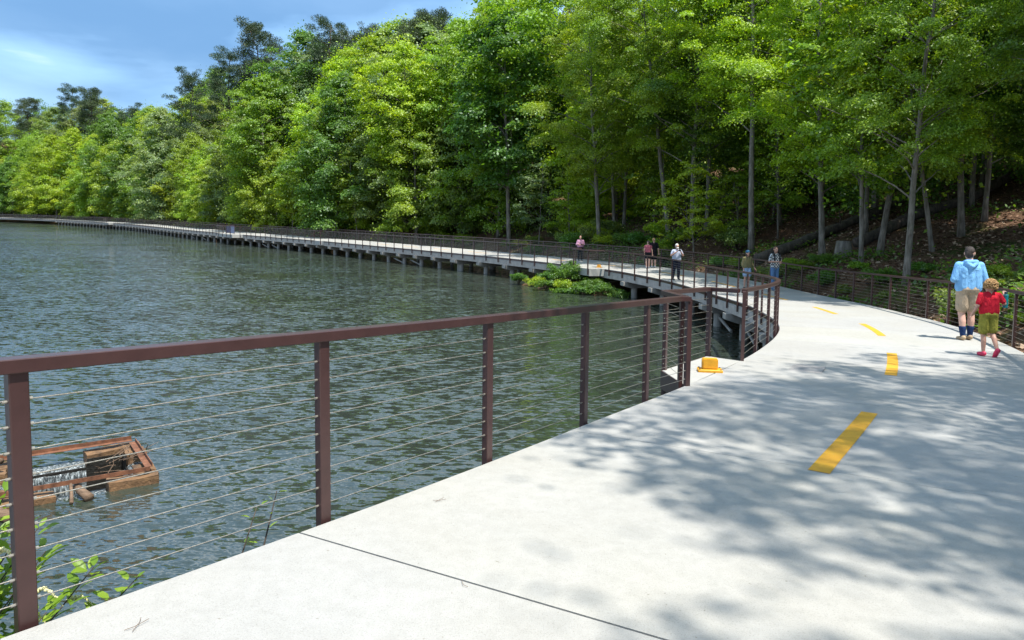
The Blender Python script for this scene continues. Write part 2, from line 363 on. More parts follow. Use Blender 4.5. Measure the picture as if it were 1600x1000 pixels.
# ------------------------------------------------------------------ boardwalk deck
def edge_bumped(s):
    for a, b, d in BUMPS:
        if a <= s <= b: return -d * min(1, (s - a) / .35, (b - s) / .35)
    return 0.0
def build_boardwalk():
    root = empty('boardwalk'); tag(root, kind='structure')
    joints = [S0] + list(np.arange(2.35 - 2.9 * 2, S1, 2.9)) + [S1]
    joints = [j for j in joints if S0 <= j <= S1]; joints = sorted(set(joints))
    for k, (a, b) in enumerate(zip(joints, joints[1:])):
        g = .007 if abs(a - 2.35) < .01 else .0025; g2 = .007 if abs(b - 2.35) < .01 else .0025
        ss = list(np.linspace(a + g, b - g2, 7 if b < 60 else 3))
        bm = bmesh.new(); rows = []
        for s in ss:
            rows.append([bm.verts.new(at(s + .12 * t, t, z)) for t, z in ((0.006, -.006), (.014, 0), (W - .014, 0), (W - .006, -.006), (W, -.2), (0, -.2))])
        for q, w in zip(rows, rows[1:]):
            for j in range(6): bm.faces.new((q[j], q[(j + 1) % 6], w[(j + 1) % 6], w[j]))
        bm.faces.new(rows[0]); bm.faces.new(rows[-1][::-1])
        from_bm('deck_slab', bm, M['concrete'], root)
    # beam core added under the slabs to block light and keep joints dark
    bm = bmesh.new(); ss = np.arange(S0, S1, 1.2)
    sweep(bm, [at(s, W / 2, -.204) for s in ss], rect(-W / 2 + .25, W / 2 - .25, -.22, 0)); from_bm('joint_light_block', bm, M['fascia'], root)
    # overlook slabs
    bm = bmesh.new()
    inn = Vector((.05, -.02, 0))
    loop = [A0 + Vector((-.02, .02, 0)), A1, A2, A3 + Vector((-.02, .0, 0))]
    top = [bm.verts.new(p + Vector((0, 0, -.004))) for p in loop]; bot = [bm.verts.new(p + Vector((0, 0, -.22))) for p in loop]
    bm.faces.new(top)
    bm.faces.new(bot[::-1])
    for j in range(4): bm.faces.new((top[j], top[(j + 1) % 4], bot[(j + 1) % 4], bot[j]))
    from_bm('overlook_slab', bm, M['concrete'], root)
    for a, b, d in BUMPS:
        loop = [at(a, -.01, -.004), at(a + .35, -d, -.004), at(b - .35, -d, -.004), at(b, -.01, -.004)]
        bm = bmesh.new(); top = [bm.verts.new(p) for p in loop]; bot = [bm.verts.new(p + Vector((0, 0, -.4))) for p in loop]
        bm.faces.new(top); bm.faces.new(bot[::-1])
        for j in range(4): bm.faces.new((top[j], top[(j + 1) % 4], bot[(j + 1) % 4], bot[j]))
        from_bm('overlook_slab', bm, M['concrete'], root)
    # steel edge trim and concrete fascia panels
    for side, t0, sg in (('l', 0.0, -1), ('r', W, 1)):
        spans = [(S0, SA0 - .02), (SA3 + .02, S1)] if side == 'l' else [(S0, S1)]
        for a, b in spans:
            ss = list(np.arange(a, min(b, 60), .6)) + list(np.arange(max(a, 60.2), b, 2.0)) + ([b] if b < 60 else [])
            bm = bmesh.new(); sweep(bm, [at(s, t0) for s in ss], rect(*(sorted((sg * .003, sg * .014))), -.13, -.028)); from_bm('edge_trim', bm, M['brown'], root)
        fs = np.arange(S0, S1 - 2.9, 2.9)
        for s in fs:
            if side == 'l' and SA0 - 1 < s + 2.9 and s < SA3: continue
            ss = np.linspace(s + .012, s + 2.888, 4)
            bm = bmesh.new(); sweep(bm, [at(q, t0 - sg * .09) for q in ss], rect(-.085, .085, -.50, -.112) ); from_bm('fascia_panel', bm, M['fascia'], root)
    bm = bmesh.new(); sweep(bm, [A0, A1, A2, A3], rect(-.02, -.003, -.24, -.006)); from_bm('edge_trim', bm, M['brown'], root)
    # bents: cap beam and two piles each
    bm = bmesh.new(); bmesh.ops.create_cone(bm, cap_ends=True, segments=14, radius1=.17, radius2=.165, depth=1.0, matrix=Matrix.Translation((0, 0, -.5)))
    bmesh.ops.recalc_face_normals(bm, faces=bm.faces)
    pile_me = bpy.data.meshes.new('pile'); bm.to_mesh(pile_me); bm.free(); pile_me.materials.append(M['pile'])
    bm = bmesh.new()
    prof = [(-W / 2 - .18, .34), (-W / 2 - .18, .14), (-W / 2 + .25, 0), (W / 2 - .25, 0), (W / 2 + .18, .14), (W / 2 + .18, .34)]
    fr = [bm.verts.new((-.2, y, z - .34)) for y, z in prof]; bk = [bm.verts.new((.2, y, z - .34)) for y, z in prof]
    bm.faces.new(fr); bm.faces.new(bk[::-1])
    for j in range(6): bm.faces.new((fr[j], fr[(j + 1) % 6], bk[(j + 1) % 6], bk[j]))
    bmesh.ops.recalc_face_normals(bm, faces=bm.faces)
    cap_me = bpy.data.meshes.new('cap_beam'); bm.to_mesh(cap_me); bm.free(); cap_me.materials.append(M['pile'])
    for s in list(np.arange(10.2, 60, 3.3)) + list(np.arange(60.0, 250, 2.9)):
        c = at(s, W / 2); o = link('cap_beam', cap_me, None, root, at(s, W / 2, -.505)); o.rotation_euler = (0, 0, head(s))
        for t in (.55, W - .55):
            p = at(s, t, -.8); o = link('pile', pile_me, None, root, p); o.scale = (1, 1, p.z + 1.9)
    for p in (A1 + Vector((.25, -.1, -.22)), A2 + Vector((-.15, -.25, -.22))):
        o = link('pile', pile_me, None, root, p); o.scale = (.8, .8, p.z + 1.9)
    # knee braces seen under the curve
    for s in (11.8, 15.1, 18.4, 21.7, 25, 28.3, 66, 69, 98, 101, 125, 131):
        bm = bmesh.new(); a = at(s, .55, -1.0); b = at(s + 1.6, .55, -1.0); a.z = max(a.z - .9, .05) if s < 30 else a.z - .3
        bm_tube(bm, [a, b], .06, 6); from_bm('brace', bm, M['pile'], root)
    # yellow centre dashes
    for s in np.arange(5.4, 75, 5.3):
        ln = 2.55; ss = np.linspace(s, s + ln, 6); bm = bmesh.new(); rows = []
        for i, q in enumerate(ss):
            rows.append([bm.verts.new(at(q, 1.97 - .075, .004)), bm.verts.new(at(q, 1.97 + .075, .004))])
        for q, w in zip(rows, rows[1:]): bm.faces.new((q[0], q[1], w[1], w[0]))
        from_bm('centre_dash', bm, M['yellow_line'], root)
    # recessed utility hatch beside the overlook
    bm = bmesh.new(); c = at(10.3, .95, .004); bm_box(bm, c, (.8, .42, .006), Matrix.Rotation(head(10.3), 3, 'Z'))
    from_bm('hatch_cover', bm, varied('hatch_concrete', (0.27, 0.25, 0.23), 0.8, .2, 8), root)
build_boardwalk()

# ------------------------------------------------------------------ cable railings
POST_ME = {}
def post_mesh(key, sx, sy):
    if key not in POST_ME:
        bm = bmesh.new(); v = bm_box(bm, (0, 0, -.14 + .5 - .5 + .36), (sx, sy, 1.36)); 
        bmesh.ops.bevel(bm, geom=[e for e in bm.edges], offset=.004, segments=1, affect='EDGES')
        me = bpy.data.meshes.new('post'); bm.to_mesh(me); bm.free(); me.materials.append(M['brown']); POST_ME[key] = me
    return POST_ME[key]
RAIL_H = 1.05
def fitting_mesh():
    if 'f' not in POST_ME:
        bm = bmesh.new(); bm_tube(bm, [(-.052, 0, 0), (.052, 0, 0)], .0065, 8)
        bmesh.ops.recalc_face_normals(bm, faces=bm.faces); me = bpy.data.meshes.new('cable_fitting'); bm.to_mesh(me); bm.free(); me.materials.append(M['cable']); POST_ME['f'] = me
    return POST_ME['f']
def railing(name, pts, spacing, label, sg, cable_r=.0028, corner_posts=(), fixed=None, fittings=False, group=None):
    """pts: deck-level points along the rail line (already at the edge). Posts, tube top rail and nine cables."""
    base = pts[0].copy(); root = empty(name, base); tag(root, label, 'railing', group)
    P = [p - base for p in pts]
    cum = [0.0]
    for a, b in zip(P, P[1:]): cum.append(cum[-1] + (b - a).length)
    def along(d):
        for i in range(len(P) - 1):
            if d <= cum[i + 1] + 1e-6:
                f = (d - cum[i]) / max(1e-6, cum[i + 1] - cum[i]); return P[i].lerp(P[i + 1], f), (P[i + 1] - P[i]).normalized()
        return P[-1], (P[-1] - P[-2]).normalized()
    if fixed is None:
        n = max(1, round(cum[-1] / spacing)); fixed = [cum[-1] * i / n for i in range(n + 1)]
    line = []
    pm = post_mesh('p', .07, .05)
    for d in fixed:
        p, t = along(d); o = link('post', pm, None, root, p + Vector((0, 0, RAIL_H - .03 - .68 - .22 + 0.0)))
        o.rotation_euler = (0, 0, math.atan2(t.y, t.x)); line.append(p)
    for p in corner_posts: pass
    bm = bmesh.new()
    prof = [(-.042, .004), (-.038, 0), (.038, 0), (.042, .004), (.042, .052), (.038, .056), (-.038, .056), (-.042, .052)]
    sweep(bm, [p + Vector((0, 0, RAIL_H - .056)) for p in P], prof); from_bm('top_rail', bm, M['brown'], root)
    if fittings:
        for p, d in zip(line, fixed):
            _, t = along(d)
            for k in range(9):
                o = link('cable_fitting', fitting_mesh(), None, root, p + Vector((0, 0, .085 + k * .1))); o.rotation_euler = (0, 0, math.atan2(t.y, t.x))
    for k in range(9):
        bm = bmesh.new(); z = .085 + k * .1
        bm_tube(bm, [p + Vector((0, 0, z)) for p in line], cable_r, 5, cap=False); from_bm('cable', bm, M['cable'], root, smooth=True)
    return root
def side_pts(a, b, t, step, bumps=False, z=0.0):
    ss = list(np.arange(a, b, step)) + [b]
    if bumps:
        for x, y, d in BUMPS: ss += [x, x + .35, y - .35, y]
        ss = sorted(set(round(float(s), 3) for s in ss if a <= s <= b))
    return [at(s, (edge_bumped(s) + t) if bumps else t, z) for s in ss]
# near rail: posts at their own places along the edge
near = side_pts(-4.6, SA0 - .02, -.045, .5)
near[-1] = A0 + Vector((-.02, 0, 0))
def chain(pts):
    c = [0.0]
    for a, b in zip(pts, pts[1:]): c.append(c[-1] + (b - a).length)
    return c
_c = chain(near)
def d_at(s): return _c[-1] * (s + 4.6) / (SA0 - .02 + 4.6)
railing('cable_railing', near, 1.5, 'brown cable railing nearest the camera, along the left edge of the pale deck', -1,
        fixed=[0, d_at(-3.6), d_at(-2.0), d_at(-.5), d_at(1.10), d_at(2.57), d_at(4.10), d_at(5.60), d_at(6.98), _c[-1]], fittings=True)
railing('cable_railing', [A0 + Vector((-.05, .07, 0)), A1.copy(), A2.copy(), A3 + Vector((-.06, .06, 0))], 1.5,
        'short brown cable railing round the small overlook behind the yellow block', -1,
        fixed=[0.12, (A1 - A0).length, (A1 - A0).length + (A2 - A1).length - .06], fittings=True)
cu = [A3 + Vector((0, .0, 0))] + side_pts(SA3 + .4, 54, -.045, .7, True)
railing('cable_railing', cu, 1.5, 'brown cable railing on the lake side of the curve where the walkers stand', -1)
railing('cable_railing', side_pts(54, S1, -.045, 2.8, True), 1.55, 'long brown cable railing on the lake edge of the far straight boardwalk', -1, .0045)
railing('cable_railing', side_pts(-4.6, 40, W + .045, .8), 1.5, 'brown cable railing on the woodland side beside the man and the child', 1)
railing('cable_railing', side_pts(40, S1, W + .045, 2.8), 1.55, 'long brown cable railing on the wooded side of the far boardwalk', 1, .005)

# ------------------------------------------------------------------ trees
rnd = random.Random(11)
def leaf_quads(C, Nrm, size, rng, aspect=.62, fold=True):
    n = len(C); a = rng.normal(size=(n, 3)); a -= Nrm * np.sum(a * Nrm, 1)[:, None]; a /= np.linalg.norm(a, axis=1)[:, None]
    b = np.cross(Nrm, a); sz = size * rng.uniform(.65, 1.35, n)[:, None]
    V = np.stack([C - a * sz * .5, C + b * sz * aspect * .5 + a * sz * .06, C + a * sz * .5, C - b * sz * aspect * .5 + a * sz * .06], 1)
    return V.reshape(-1, 3)
def quads(n): return np.arange(n * 4, dtype=np.int32).reshape(-1, 4)
def crown_env(h, R_, kind):
    if kind == 'low': return R_ * (.66 + .44 * math.sin(math.pi * min(1, .12 + h * .8))) * max(0, 1 - h ** 4.5) ** .6
    return R_ * (math.sin(math.pi * min(1, .16 + .60 * h)) ** .8) * max(0, 1 - h ** 6) ** .6
def tree_meshes(seed, H, base, R_, nleaf, size, kind='tall', nl=26, r0=.22, lean=0.3, crook=0.25, flat=.62, ncl=150, rcs=1.0):
    rng = np.random.default_rng(seed); rn = random.Random(seed)
    npt = 12; ang = rn.uniform(0, 6.28); tp = []; ox = oy = 0.0
    for i in range(npt):
        f = i / (npt - 1)
        ox += rn.uniform(-1, 1) * crook * .35; oy += rn.uniform(-1, 1) * crook * .35
        tp.append(Vector((math.cos(ang) * lean * f * H * .1 + ox * f, math.sin(ang) * lean * f * H * .1 + oy * f, H * .95 * f - .4)))
    tr = [r0 * (1.35 if i == 0 else 1) * (1 - .9 * (i / (npt - 1)) ** 1.1) + .015 for i in range(npt)]
    bm = bmesh.new(); bm_tube(bm, tp, tr, 9)
    def trunk_at(z):
        f = max(0, min(1, (z + .4) / (H * .95))) * (npt - 1); i = min(npt - 2, int(f)); return tp[i].lerp(tp[i + 1], f - i)
    lob = [(rn.uniform(0, 6.28), rn.uniform(0, 6.28), rn.uniform(.08, .2)) for _ in range(4)]
    cl = []
    for i in range(ncl):
        h = ((i + rn.random()) / ncl) ** .92; z = base * H + h * (1 - base) * H * .97; az = i * 2.39996 + rn.uniform(-.6, .6)
        e = crown_env(h, R_, kind) * (1 + sum(a_ * math.sin((k + 1.6) * az + p1 + 5 * h * math.sin(p2)) for k, (p1, p2, a_) in enumerate(lob)))
        rad = e * (.30 + .70 * rn.random() ** .55); d = Vector((math.cos(az), math.sin(az), 0)); t0 = trunk_at(z)
        c = Vector((t0.x, t0.y, 0)) + d * rad; c.z = z - .16 * rad + rn.uniform(-.5, .5)
        rc = rcs * rn.choice((.5, .65, .8, .95, 1.15)) * rn.uniform(.85, 1.1) * (.42 + .135 * R_) * (1.1 - .3 * h)
        cl.append((c.x, c.y, c.z, rc, rn.uniform(-.3, .3), rn.uniform(-.3, .3), d.x, d.y))
        if i % max(1, ncl // nl) == 0 and rad > .8:
            zs = max(base * H * .55, c.z - rad * rn.uniform(.35, .8)); st = trunk_at(zs); pts = []
            for q in range(6):
                f = q / 5; pts.append(Vector((st.x + (c.x - st.x) * f, st.y + (c.y - st.y) * f, zs + (c.z - zs) * f ** .8)) + Vector((rn.uniform(-1, 1), rn.uniform(-1, 1), rn.uniform(-.5, .5))) * .06 * rad * f)
            lr = max(.02, r0 * .33 * (1 - .6 * h)); bm_tube(bm, pts, [lr * (1 - .8 * q / 5) for q in range(6)], 5, cap=False)
    cl = np.array(cl); w = cl[:, 3] ** 2; w /= w.sum()
    k = rng.choice(len(cl), nleaf, p=w); c = cl[k]
    u = rng.normal(size=(nleaf, 3)); u /= np.linalg.norm(u, axis=1)[:, None]; u[:, 2] = np.where(u[:, 2] < -.2, -u[:, 2] * .8, u[:, 2])
    rr = .25 + .85 * rng.random(nleaf) ** .6
    off = u * rr[:, None] * c[:, 3:4]
    off[:, 2] *= flat; off[:, 2] += off[:, 0] * c[:, 4] + off[:, 1] * c[:, 5] - .12 * (off[:, 0]**2 + off[:, 1]**2) / c[:, 3]
    P = c[:, :3] + off; stray = rng.random(nleaf) < .16; P = P + stray[:, None] * rng.normal(size=(nleaf, 3)) * .55
    Nn = np.c_[c[:, 6] * .25, c[:, 7] * .25, np.full(nleaf, .55)] + .6 * u + .48 * rng.normal(size=(nleaf, 3))
    Nn /= np.linalg.norm(Nn, axis=1)[:, None]
    V = leaf_quads(P, Nn, size, rng)
    bmesh.ops.recalc_face_normals(bm, faces=bm.faces)
    tm = bpy.data.meshes.new('trunk'); bm.to_mesh(tm); bm.free(); tm.shade_smooth(); tm.materials.append(M['bark'])
    cm = mesh_np('crown', V, quads(nleaf), M['leaf'])
    return tm, cm
def pine_meshes(seed, H, base, R_, nleaf):
    rng = np.random.default_rng(seed); rn = random.Random(seed)
    tp = [Vector((rn.uniform(-1, 1) * .22 * i / 3, rn.uniform(-1, 1) * .22 * i / 3, H * i / 9 - .4)) for i in range(10)]
    bm = bmesh.new(); bm_tube(bm, tp, [.24 * (1 - .88 * i / 9) + .01 for i in range(10)], 8)
    cl = []; nl = 34
    for i in range(nl):
        h = (i + rn.random()) / nl; z = base * H + h * (1 - base) * H * .98
        L = R_ * (1 - .62 * h ** 2.2) * rn.uniform(.45, 1.1); az = i * 2.39996 + rn.uniform(-.8, .8)
        f = z / H * 9; j = min(8, int(f)); st = tp[j].lerp(tp[j + 1], f - j)
        d = Vector((math.cos(az), math.sin(az), 0)); pts = [st + d * L * q / 4 + Vector((0, 0, L * (.06 * q / 4 + .26 * (q / 4) ** 2) * (1 + h))) for q in range(5)]
        bm_tube(bm, pts, [.055 * (1 - .75 * q / 4) for q in range(5)], 5, cap=False)
        for q in range(rn.randint(3, 6)):
            f2 = rn.uniform(.4, 1.05); j2 = min(3, int(f2 * 4)); p = pts[j2].lerp(pts[j2 + 1], f2 * 4 - j2)
            cl.append((p.x + rn.uniform(-.6, .6) * L * .3, p.y + rn.uniform(-.6, .6) * L * .3, p.z + rn.uniform(0, .35), rn.uniform(.5, 1.15)))
    cl = np.array(cl); w = cl[:, 3] ** 2; k = rng.choice(len(cl), nleaf, p=w / w.sum()); c = cl[k]
    u = rng.normal(size=(nleaf, 3)); u /= np.linalg.norm(u, axis=1)[:, None]; rr = rng.random(nleaf) ** .5
    o = u * rr[:, None] * c[:, 3:4]; o[:, 2] *= .5; P = c[:, :3] + o
    dr = u + np.array([0, 0, .7]) + .3 * rng.normal(size=(nleaf, 3)); dr /= np.linalg.norm(dr, axis=1)[:, None]
    b = np.cross(dr, rng.normal(size=(nleaf, 3))); b /= np.linalg.norm(b, axis=1)[:, None]
    ln = .30 * rng.uniform(.7, 1.2, nleaf)[:, None]
    V = np.stack([P, P + dr * ln * .5 + b * .035, P + dr * ln, P + dr * ln * .5 - b * .035], 1).reshape(-1, 3)
    bmesh.ops.recalc_face_normals(bm, faces=bm.faces)
    tm = bpy.data.meshes.new('trunk'); bm.to_mesh(tm); bm.free(); tm.shade_smooth(); tm.materials.append(M['bark_pine'])
    return tm, mesh_np('crown', V, quads(nleaf), M['needle'])
def shrub_meshes(seed, h, r, nleaf, size, updir=.6):
    rng = np.random.default_rng(seed); rn = random.Random(seed); bm = bmesh.new(); cl = []
    for i in range(14):
        az = i * 2.4 + rn.random(); L = rn.uniform(.3, 1) * r; zt = h * rn.uniform(.45, 1.0) * (1 - .35 * L / r)
        e = Vector((math.cos(az) * L, math.sin(az) * L, zt)); m = e * .5 + Vector((0, 0, .12 * h))
        bm_tube(bm, [Vector((0, 0, -.15)), m, e], [.02 * h, .014 * h, .006 * h], 5, cap=False)
        for q in range(4):
            p = m.lerp(e, rn.uniform(.1, 1.1)); cl.append((p.x + rn.uniform(-.2, .2) * r, p.y + rn.uniform(-.2, .2) * r, p.z, rn.uniform(.2, .42) * r))
    cl = np.array(cl); k = rng.integers(0, len(cl), nleaf); c = cl[k]
    u = rng.normal(size=(nleaf, 3)); u /= np.linalg.norm(u, axis=1)[:, None]
    o = u * (rng.random(nleaf) ** .5)[:, None] * c[:, 3:4]; o[:, 2] *= .6; P = c[:, :3] + o; P[:, 2] = np.maximum(P[:, 2], .02)
    Nn = u * .5 + np.array([0, 0, updir]) + .55 * rng.normal(size=(nleaf, 3)); Nn /= np.linalg.norm(Nn, axis=1)[:, None]
    tm = bpy.data.meshes.new('stem'); bm.to_mesh(tm); bm.free(); tm.materials.append(M['bark_dark'])
    return tm, mesh_np('foliage', leaf_quads(P, Nn, size, rng), quads(nleaf), M['leaf'])
TALL = [tree_meshes(20 + i, H, b, r, n, .25, 'tall', nl, .17, crook=.35, ncl=nc) for i, (H, b, r, n, nl, nc) in enumerate(
    [(20, .34, 4.9, 36000, 30, 170), (22, .38, 5.2, 38000, 32, 180), (18, .32, 4.5, 34000, 28, 150), (21, .42, 4.8, 34000, 28, 150), (24, .40, 5.6, 40000, 34, 200)])]
NEAR = [tree_meshes(140 + i, H, b, r, n, .118, 'tall', nl, .15, crook=.45, ncl=nc, rcs=.85) for i, (H, b, r, n, nl, nc) in enumerate(
    [(19, .32, 4.4, 80000, 34, 135), (21, .38, 4.7, 86000, 36, 150), (17, .28, 4.1, 72000, 30, 115)])]
AIRY = [tree_meshes(160 + i, H, b, r, n, .15, 'tall', 34, .15, crook=.45, ncl=nc, rcs=.8) for i, (H, b, r, n, nc) in enumerate([(19, .34, 4.4, 19000, 115), (17, .34, 4.2, 16000, 100)])]
LOW = [tree_meshes(40 + i, H, b, r, n, .23, 'low', nl, .15, crook=.3, ncl=nc) for i, (H, b, r, n, nl, nc) in enumerate(
    [(14, .07, 4.2, 40000, 30, 160), (17, .08, 4.8, 46000, 34, 190), (11, .06, 3.8, 32000, 26, 120), (19, .10, 5.0, 50000, 34, 210)])]
SAP = [tree_meshes(60 + i, H, b, r, n, .15, 'tall', nl, .06, crook=.5, flat=.4, lean=.7, ncl=nc, rcs=.8) for i, (H, b, r, n, nl, nc) in enumerate(
    [(7, .22, 2.3, 10000, 18, 46), (9, .26, 2.7, 13000, 20, 60), (5.5, .16, 2.0, 8000, 15, 36)])]
PINE = [pine_meshes(80 + i, H, b, r, 24000) for i, (H, b, r) in enumerate([(27, .50, 5.4), (25, .55, 4.8), (29, .50, 5.6)])]
SHRUB = [shrub_meshes(90 + i, h, r, n, s) for i, (h, r, n, s) in enumerate([(1.6, 1.2, 4200, .12), (2.3, 1.6, 6500, .14), (1.0, 1.1, 3400, .10)])]
FERN = [shrub_meshes(100, .55, .8, 1800, .11, .9)]

COLS = {'bright yellow green': (.205, .270, .012), 'fresh green': (.142, .212, .014), 'deep green': (.066, .132, .014),
        'grey green': (.135, .185, .075), 'olive green': (.130, .165, .035), 'dark needled': (.048, .076, .034)}
_sk_x = [-60, 0, 60, 110, 170, 215, 245, 262, 290, 320, 345, 370, 400, 440, 475, 500, 560, 600, 622, 650, 680, 720]
_sk_y = [140, 138, 130, 126, 130, 148, 165, 120, 93, 112, 75, 60, 32, 18, 12, 20, 12, 40, 28, 22, 4, -40]
def natural_height(pair, x, y, sc):
    """keep the wood as tall as it stands: the canopy steps down towards the far end of the lake"""
    px = 800 + 1156 * x / max(1, y)
    if px > 720: return sc
    top = CAMZ + (325 + px * .01 - float(np.interp(px, _sk_x, _sk_y)) - rnd.uniform(0, 14)) / 1156 * y
    H = max(v.co.z for v in pair[0].vertices); z = gz(x, y)
    return min(sc, max(.45 * sc, (top - z) / (H * 1.05)))
def plant(name, pair, x, y, rz, sc, col, label, cat, group=None, dz_=0.0, names=('trunk', 'crown'), tilt=(0, 0), bark=None, sz=None):
    if cat == 'tree': sc = natural_height(pair, x, y, sc)
    root = empty(name, (x, y, gz(x, y) + dz_), rz); root.rotation_euler = (tilt[0], tilt[1], rz)
    root.scale = (sc, sc, sc if sz is None else sz); tag(root, label, cat, group)
    a = link(names[0], pair[0], None, root); b = link(names[1], pair[1], None, root)
    b.color = (*col, 1); return root
def jit(c, a=.14):
    k = 1 + rnd.uniform(-a, a); return (c[0] * k * (1 + rnd.uniform(-.12, .12)), c[1] * k, c[2] * k)
def section(s, x, y):
    px = 800 + 1156 * x / max(1, y)
    if s > 215: return 'at the far lake end'
    if s > 150: return 'behind the yellow sign'
    if s > 95: return 'behind the dark notice board'
    if s > 52: return 'behind the straight boardwalk'
    if px < 1000: return 'behind the man in pink'
    if px < 1130: return 'behind the pale polo man'
    if px < 1300: return 'behind the plaid shirt man'
    return 'beyond the fallen logs'
placed = []
def free(x, y, d): return all((x - a) ** 2 + (y - b) ** 2 > d * d for a, b in placed)
def trees():
    # individual trees whose trunks stand out in the photograph: x, y, kind, scale, lean, colour, label
    SP = [
     (6.3, 53.5, NEAR[2], 1.0, (0, -.05), 'fresh green', 'slender pale trunked tree rising just right of the man in the pink shirt'),
     (8.0, 58.0, NEAR[0], .9, (0, -.06), 'fresh green', 'left tree of the thin pair left of the walking couple'),
     (8.8, 58.6, NEAR[0], .9, (0, .02), 'fresh green', 'right tree of the thin pair left of the walking couple'),
     (10.6, 50.0, NEAR[1], 1.0, (0, -.085), 'fresh green', 'thick pale trunk leaning left, behind the man in black'),
     (11.5, 47.5, NEAR[0], 1.05, (0, -.01), 'fresh green', 'tall straight pale trunk rising behind the man in the pale polo shirt'),
     (12.6, 48.0, NEAR[2], .95, (0, .02), 'deep green', 'slim dark trunk right of the man in the pale polo shirt'),
     (16.6, 46.0, NEAR[1], .9, (0, -.02), 'fresh green', 'tall trunk above the plaid shirt man, at the left log'),
     (14.5, 34.5, NEAR[2], .9, (0, -.05), 'bright yellow green', 'grey trunk standing between the two fallen logs'),
     (14.7, 31.0, SAP[1], 1.35, (0, .04), 'fresh green', 'crooked thin tree in front of the cut stump'),
     (15.7, 31.6, NEAR[0], .8, (0, .09), 'bright yellow green', 'slim tree leaning right just right of the cut stump'),
     (20.0, 41.0, NEAR[1], 1.1, (0, .05), 'deep green', 'massive dark trunk behind the right fallen log'),
     (13.9, 26.0, NEAR[0], .72, (0, .0), 'fresh green', 'ivy covered trunk right behind the woodland railing'),
     (16.8, 29.5, SAP[1], 1.3, (0, -.10), 'fresh green', 'thin pale tree leaning left in front of the right log'),
     (18.8, 31.0, NEAR[1], .8, (0, -.01), 'deep green', 'grey trunk at the right end of the long fallen log'),
     (18.5, 26.5, NEAR[2], .8, (0, .14), 'deep green', 'dark curved tree behind the man in the light blue hoodie'),
     (21.0, 33.0, NEAR[2], .72, (0, .03), 'fresh green', 'slim tree on the bank right of the long log, behind the hooded man'),
     (22.6, 36.6, NEAR[0], .75, (0, -.03), 'deep green', 'slim tree at the far right end of the long fallen log'),
     (24.6, 39.0, NEAR[2], .85, (0, .02), 'fresh green', 'slim tree high on the bank above the child'),
     (19.9, 28.0, NEAR[2], .66, (0, .05), 'deep green', 'slim tree low on the bank at the right edge of the view'),
     (17.6, 36.9, NEAR[0], .72, (0, -.04), 'bright yellow green', 'slim tree just behind the middle of the long fallen log'),
     (17.5, 21.5, NEAR[0], .85, (0, .02), 'deep green', 'dark tree at the right edge above the child')]
    for x, y, pr, sc, tilt, cn, lab in SP:
        r = plant('broadleaf_tree', pr, x, y, rnd.uniform(0, 6.28), sc, jit(COLS[cn], .06), lab, 'tree'); 
        r.rotation_euler = (0, 0, 0); r.rotation_euler = (tilt[0], tilt[1], 0); placed.append((x, y))
    r = PINE[0]
    for x, y, sc, pr, lab in [(-64.2, 149.4, 1.3, PINE[0], 'lone tall pine whose layered top stands against the blue cloud'),
                              (-50.3, 133.3, 1.4, PINE[2], 'dark tall pine just right of the lone pine, on the skyline'),
                              (-45.2, 132.2, 1.5, PINE[1], 'second dark skyline pine right of the lone pine')]:
        plant('pine_tree', pr, x, y, rnd.uniform(0, 6), sc, jit(COLS['dark needled'], .05), lab, 'tree'); placed.append((x, y))
    # the wood behind: rows by distance from the boardwalk
    g = 0; tries = 0
    rows = [(2.0, 6.0, 3.4, 74), (6.0, 12, 4.6, 80), (12, 22, 5.6, 72), (22, 40, 7.5, 54)]
    for ri, (o0, o1, dmin, cnt) in enumerate(rows):
        n = 0; tries = 0
        while n < cnt and tries < 6000:
            tries += 1
            s = rnd.uniform(14, 300) if ri < 3 else rnd.uniform(20, 300)
            s = 14 + (rnd.random() ** 1.2) * 310
            off = rnd.uniform(o0, o1); p = at(s, W + off); x, y = p.x, p.y
            if y < 14 or x / y > .80 + .02 * ri or x / y < -.86: continue
            ss, tt = near_axis([x], [y]); ss = float(ss[0]); o_ = float(tt[0]) - W
            if o_ < o0 - .5: continue
            so = float(np.interp(ss, _so_s, _so_v))
            if o_ < so + .8: continue
            # keep the open bank with the logs clear
            if (12.0 < x < 24 and 24 < y < 40 and o_ < 12) or (y < 27 and x / y > .5): continue
            if ss < 52 and ri >= 2 and rnd.random() < .45: continue
            if not free(x, y, dmin * (1 if ss < 120 else 1.25)): continue
            pxx = 800 + 1156 * x / y
            sec = section(ss, x, y)
            u = rnd.random(); kind = 'broadleaf'
            if ri == 0:
                pr = rnd.choice(LOW[:3]) if (ss > 120 or (ss > 62 and u < .45)) else (rnd.choice(TALL[:4]) if u < .75 else SAP[1]) if ss > 62 else (rnd.choice(SAP) if u < .6 else rnd.choice(TALL[:4]))
            elif ri == 1: pr = rnd.choice(LOW) if (ss > 140 or (ss > 48 and u < .45)) else rnd.choice(TALL)
            elif ri == 2: pr = rnd.choice(TALL + LOW[1:])
            else: pr = rnd.choice(TALL + LOW[3:] * 2)
            cn = rnd.choices(['bright yellow green', 'fresh green', 'deep green', 'grey green', 'olive green'],
                             [6 if pxx > 760 else 2.6, 5, 2.6 if pxx < 800 else 1.5, 1.6, 1.0])[0]
            if ss > 215 and ri < 2: cn = rnd.choice(['bright yellow green', 'fresh green', 'fresh green', 'deep green'])
            sc = rnd.uniform(.82, 1.12)
            if pr in TALL and math.hypot(x, y) < 62: pr = rnd.choice(NEAR); sc *= 1.05
            if ss > 170: sc *= 1.34
            elif ss > 60 and ri >= 1: sc *= 1.12
            if ri >= 2 and rnd.random() < (.62 if 95 < ss else .10): kind = 'pine'; pr = rnd.choice(PINE); sc = rnd.uniform(.78, 1.0); cn = 'dark needled'
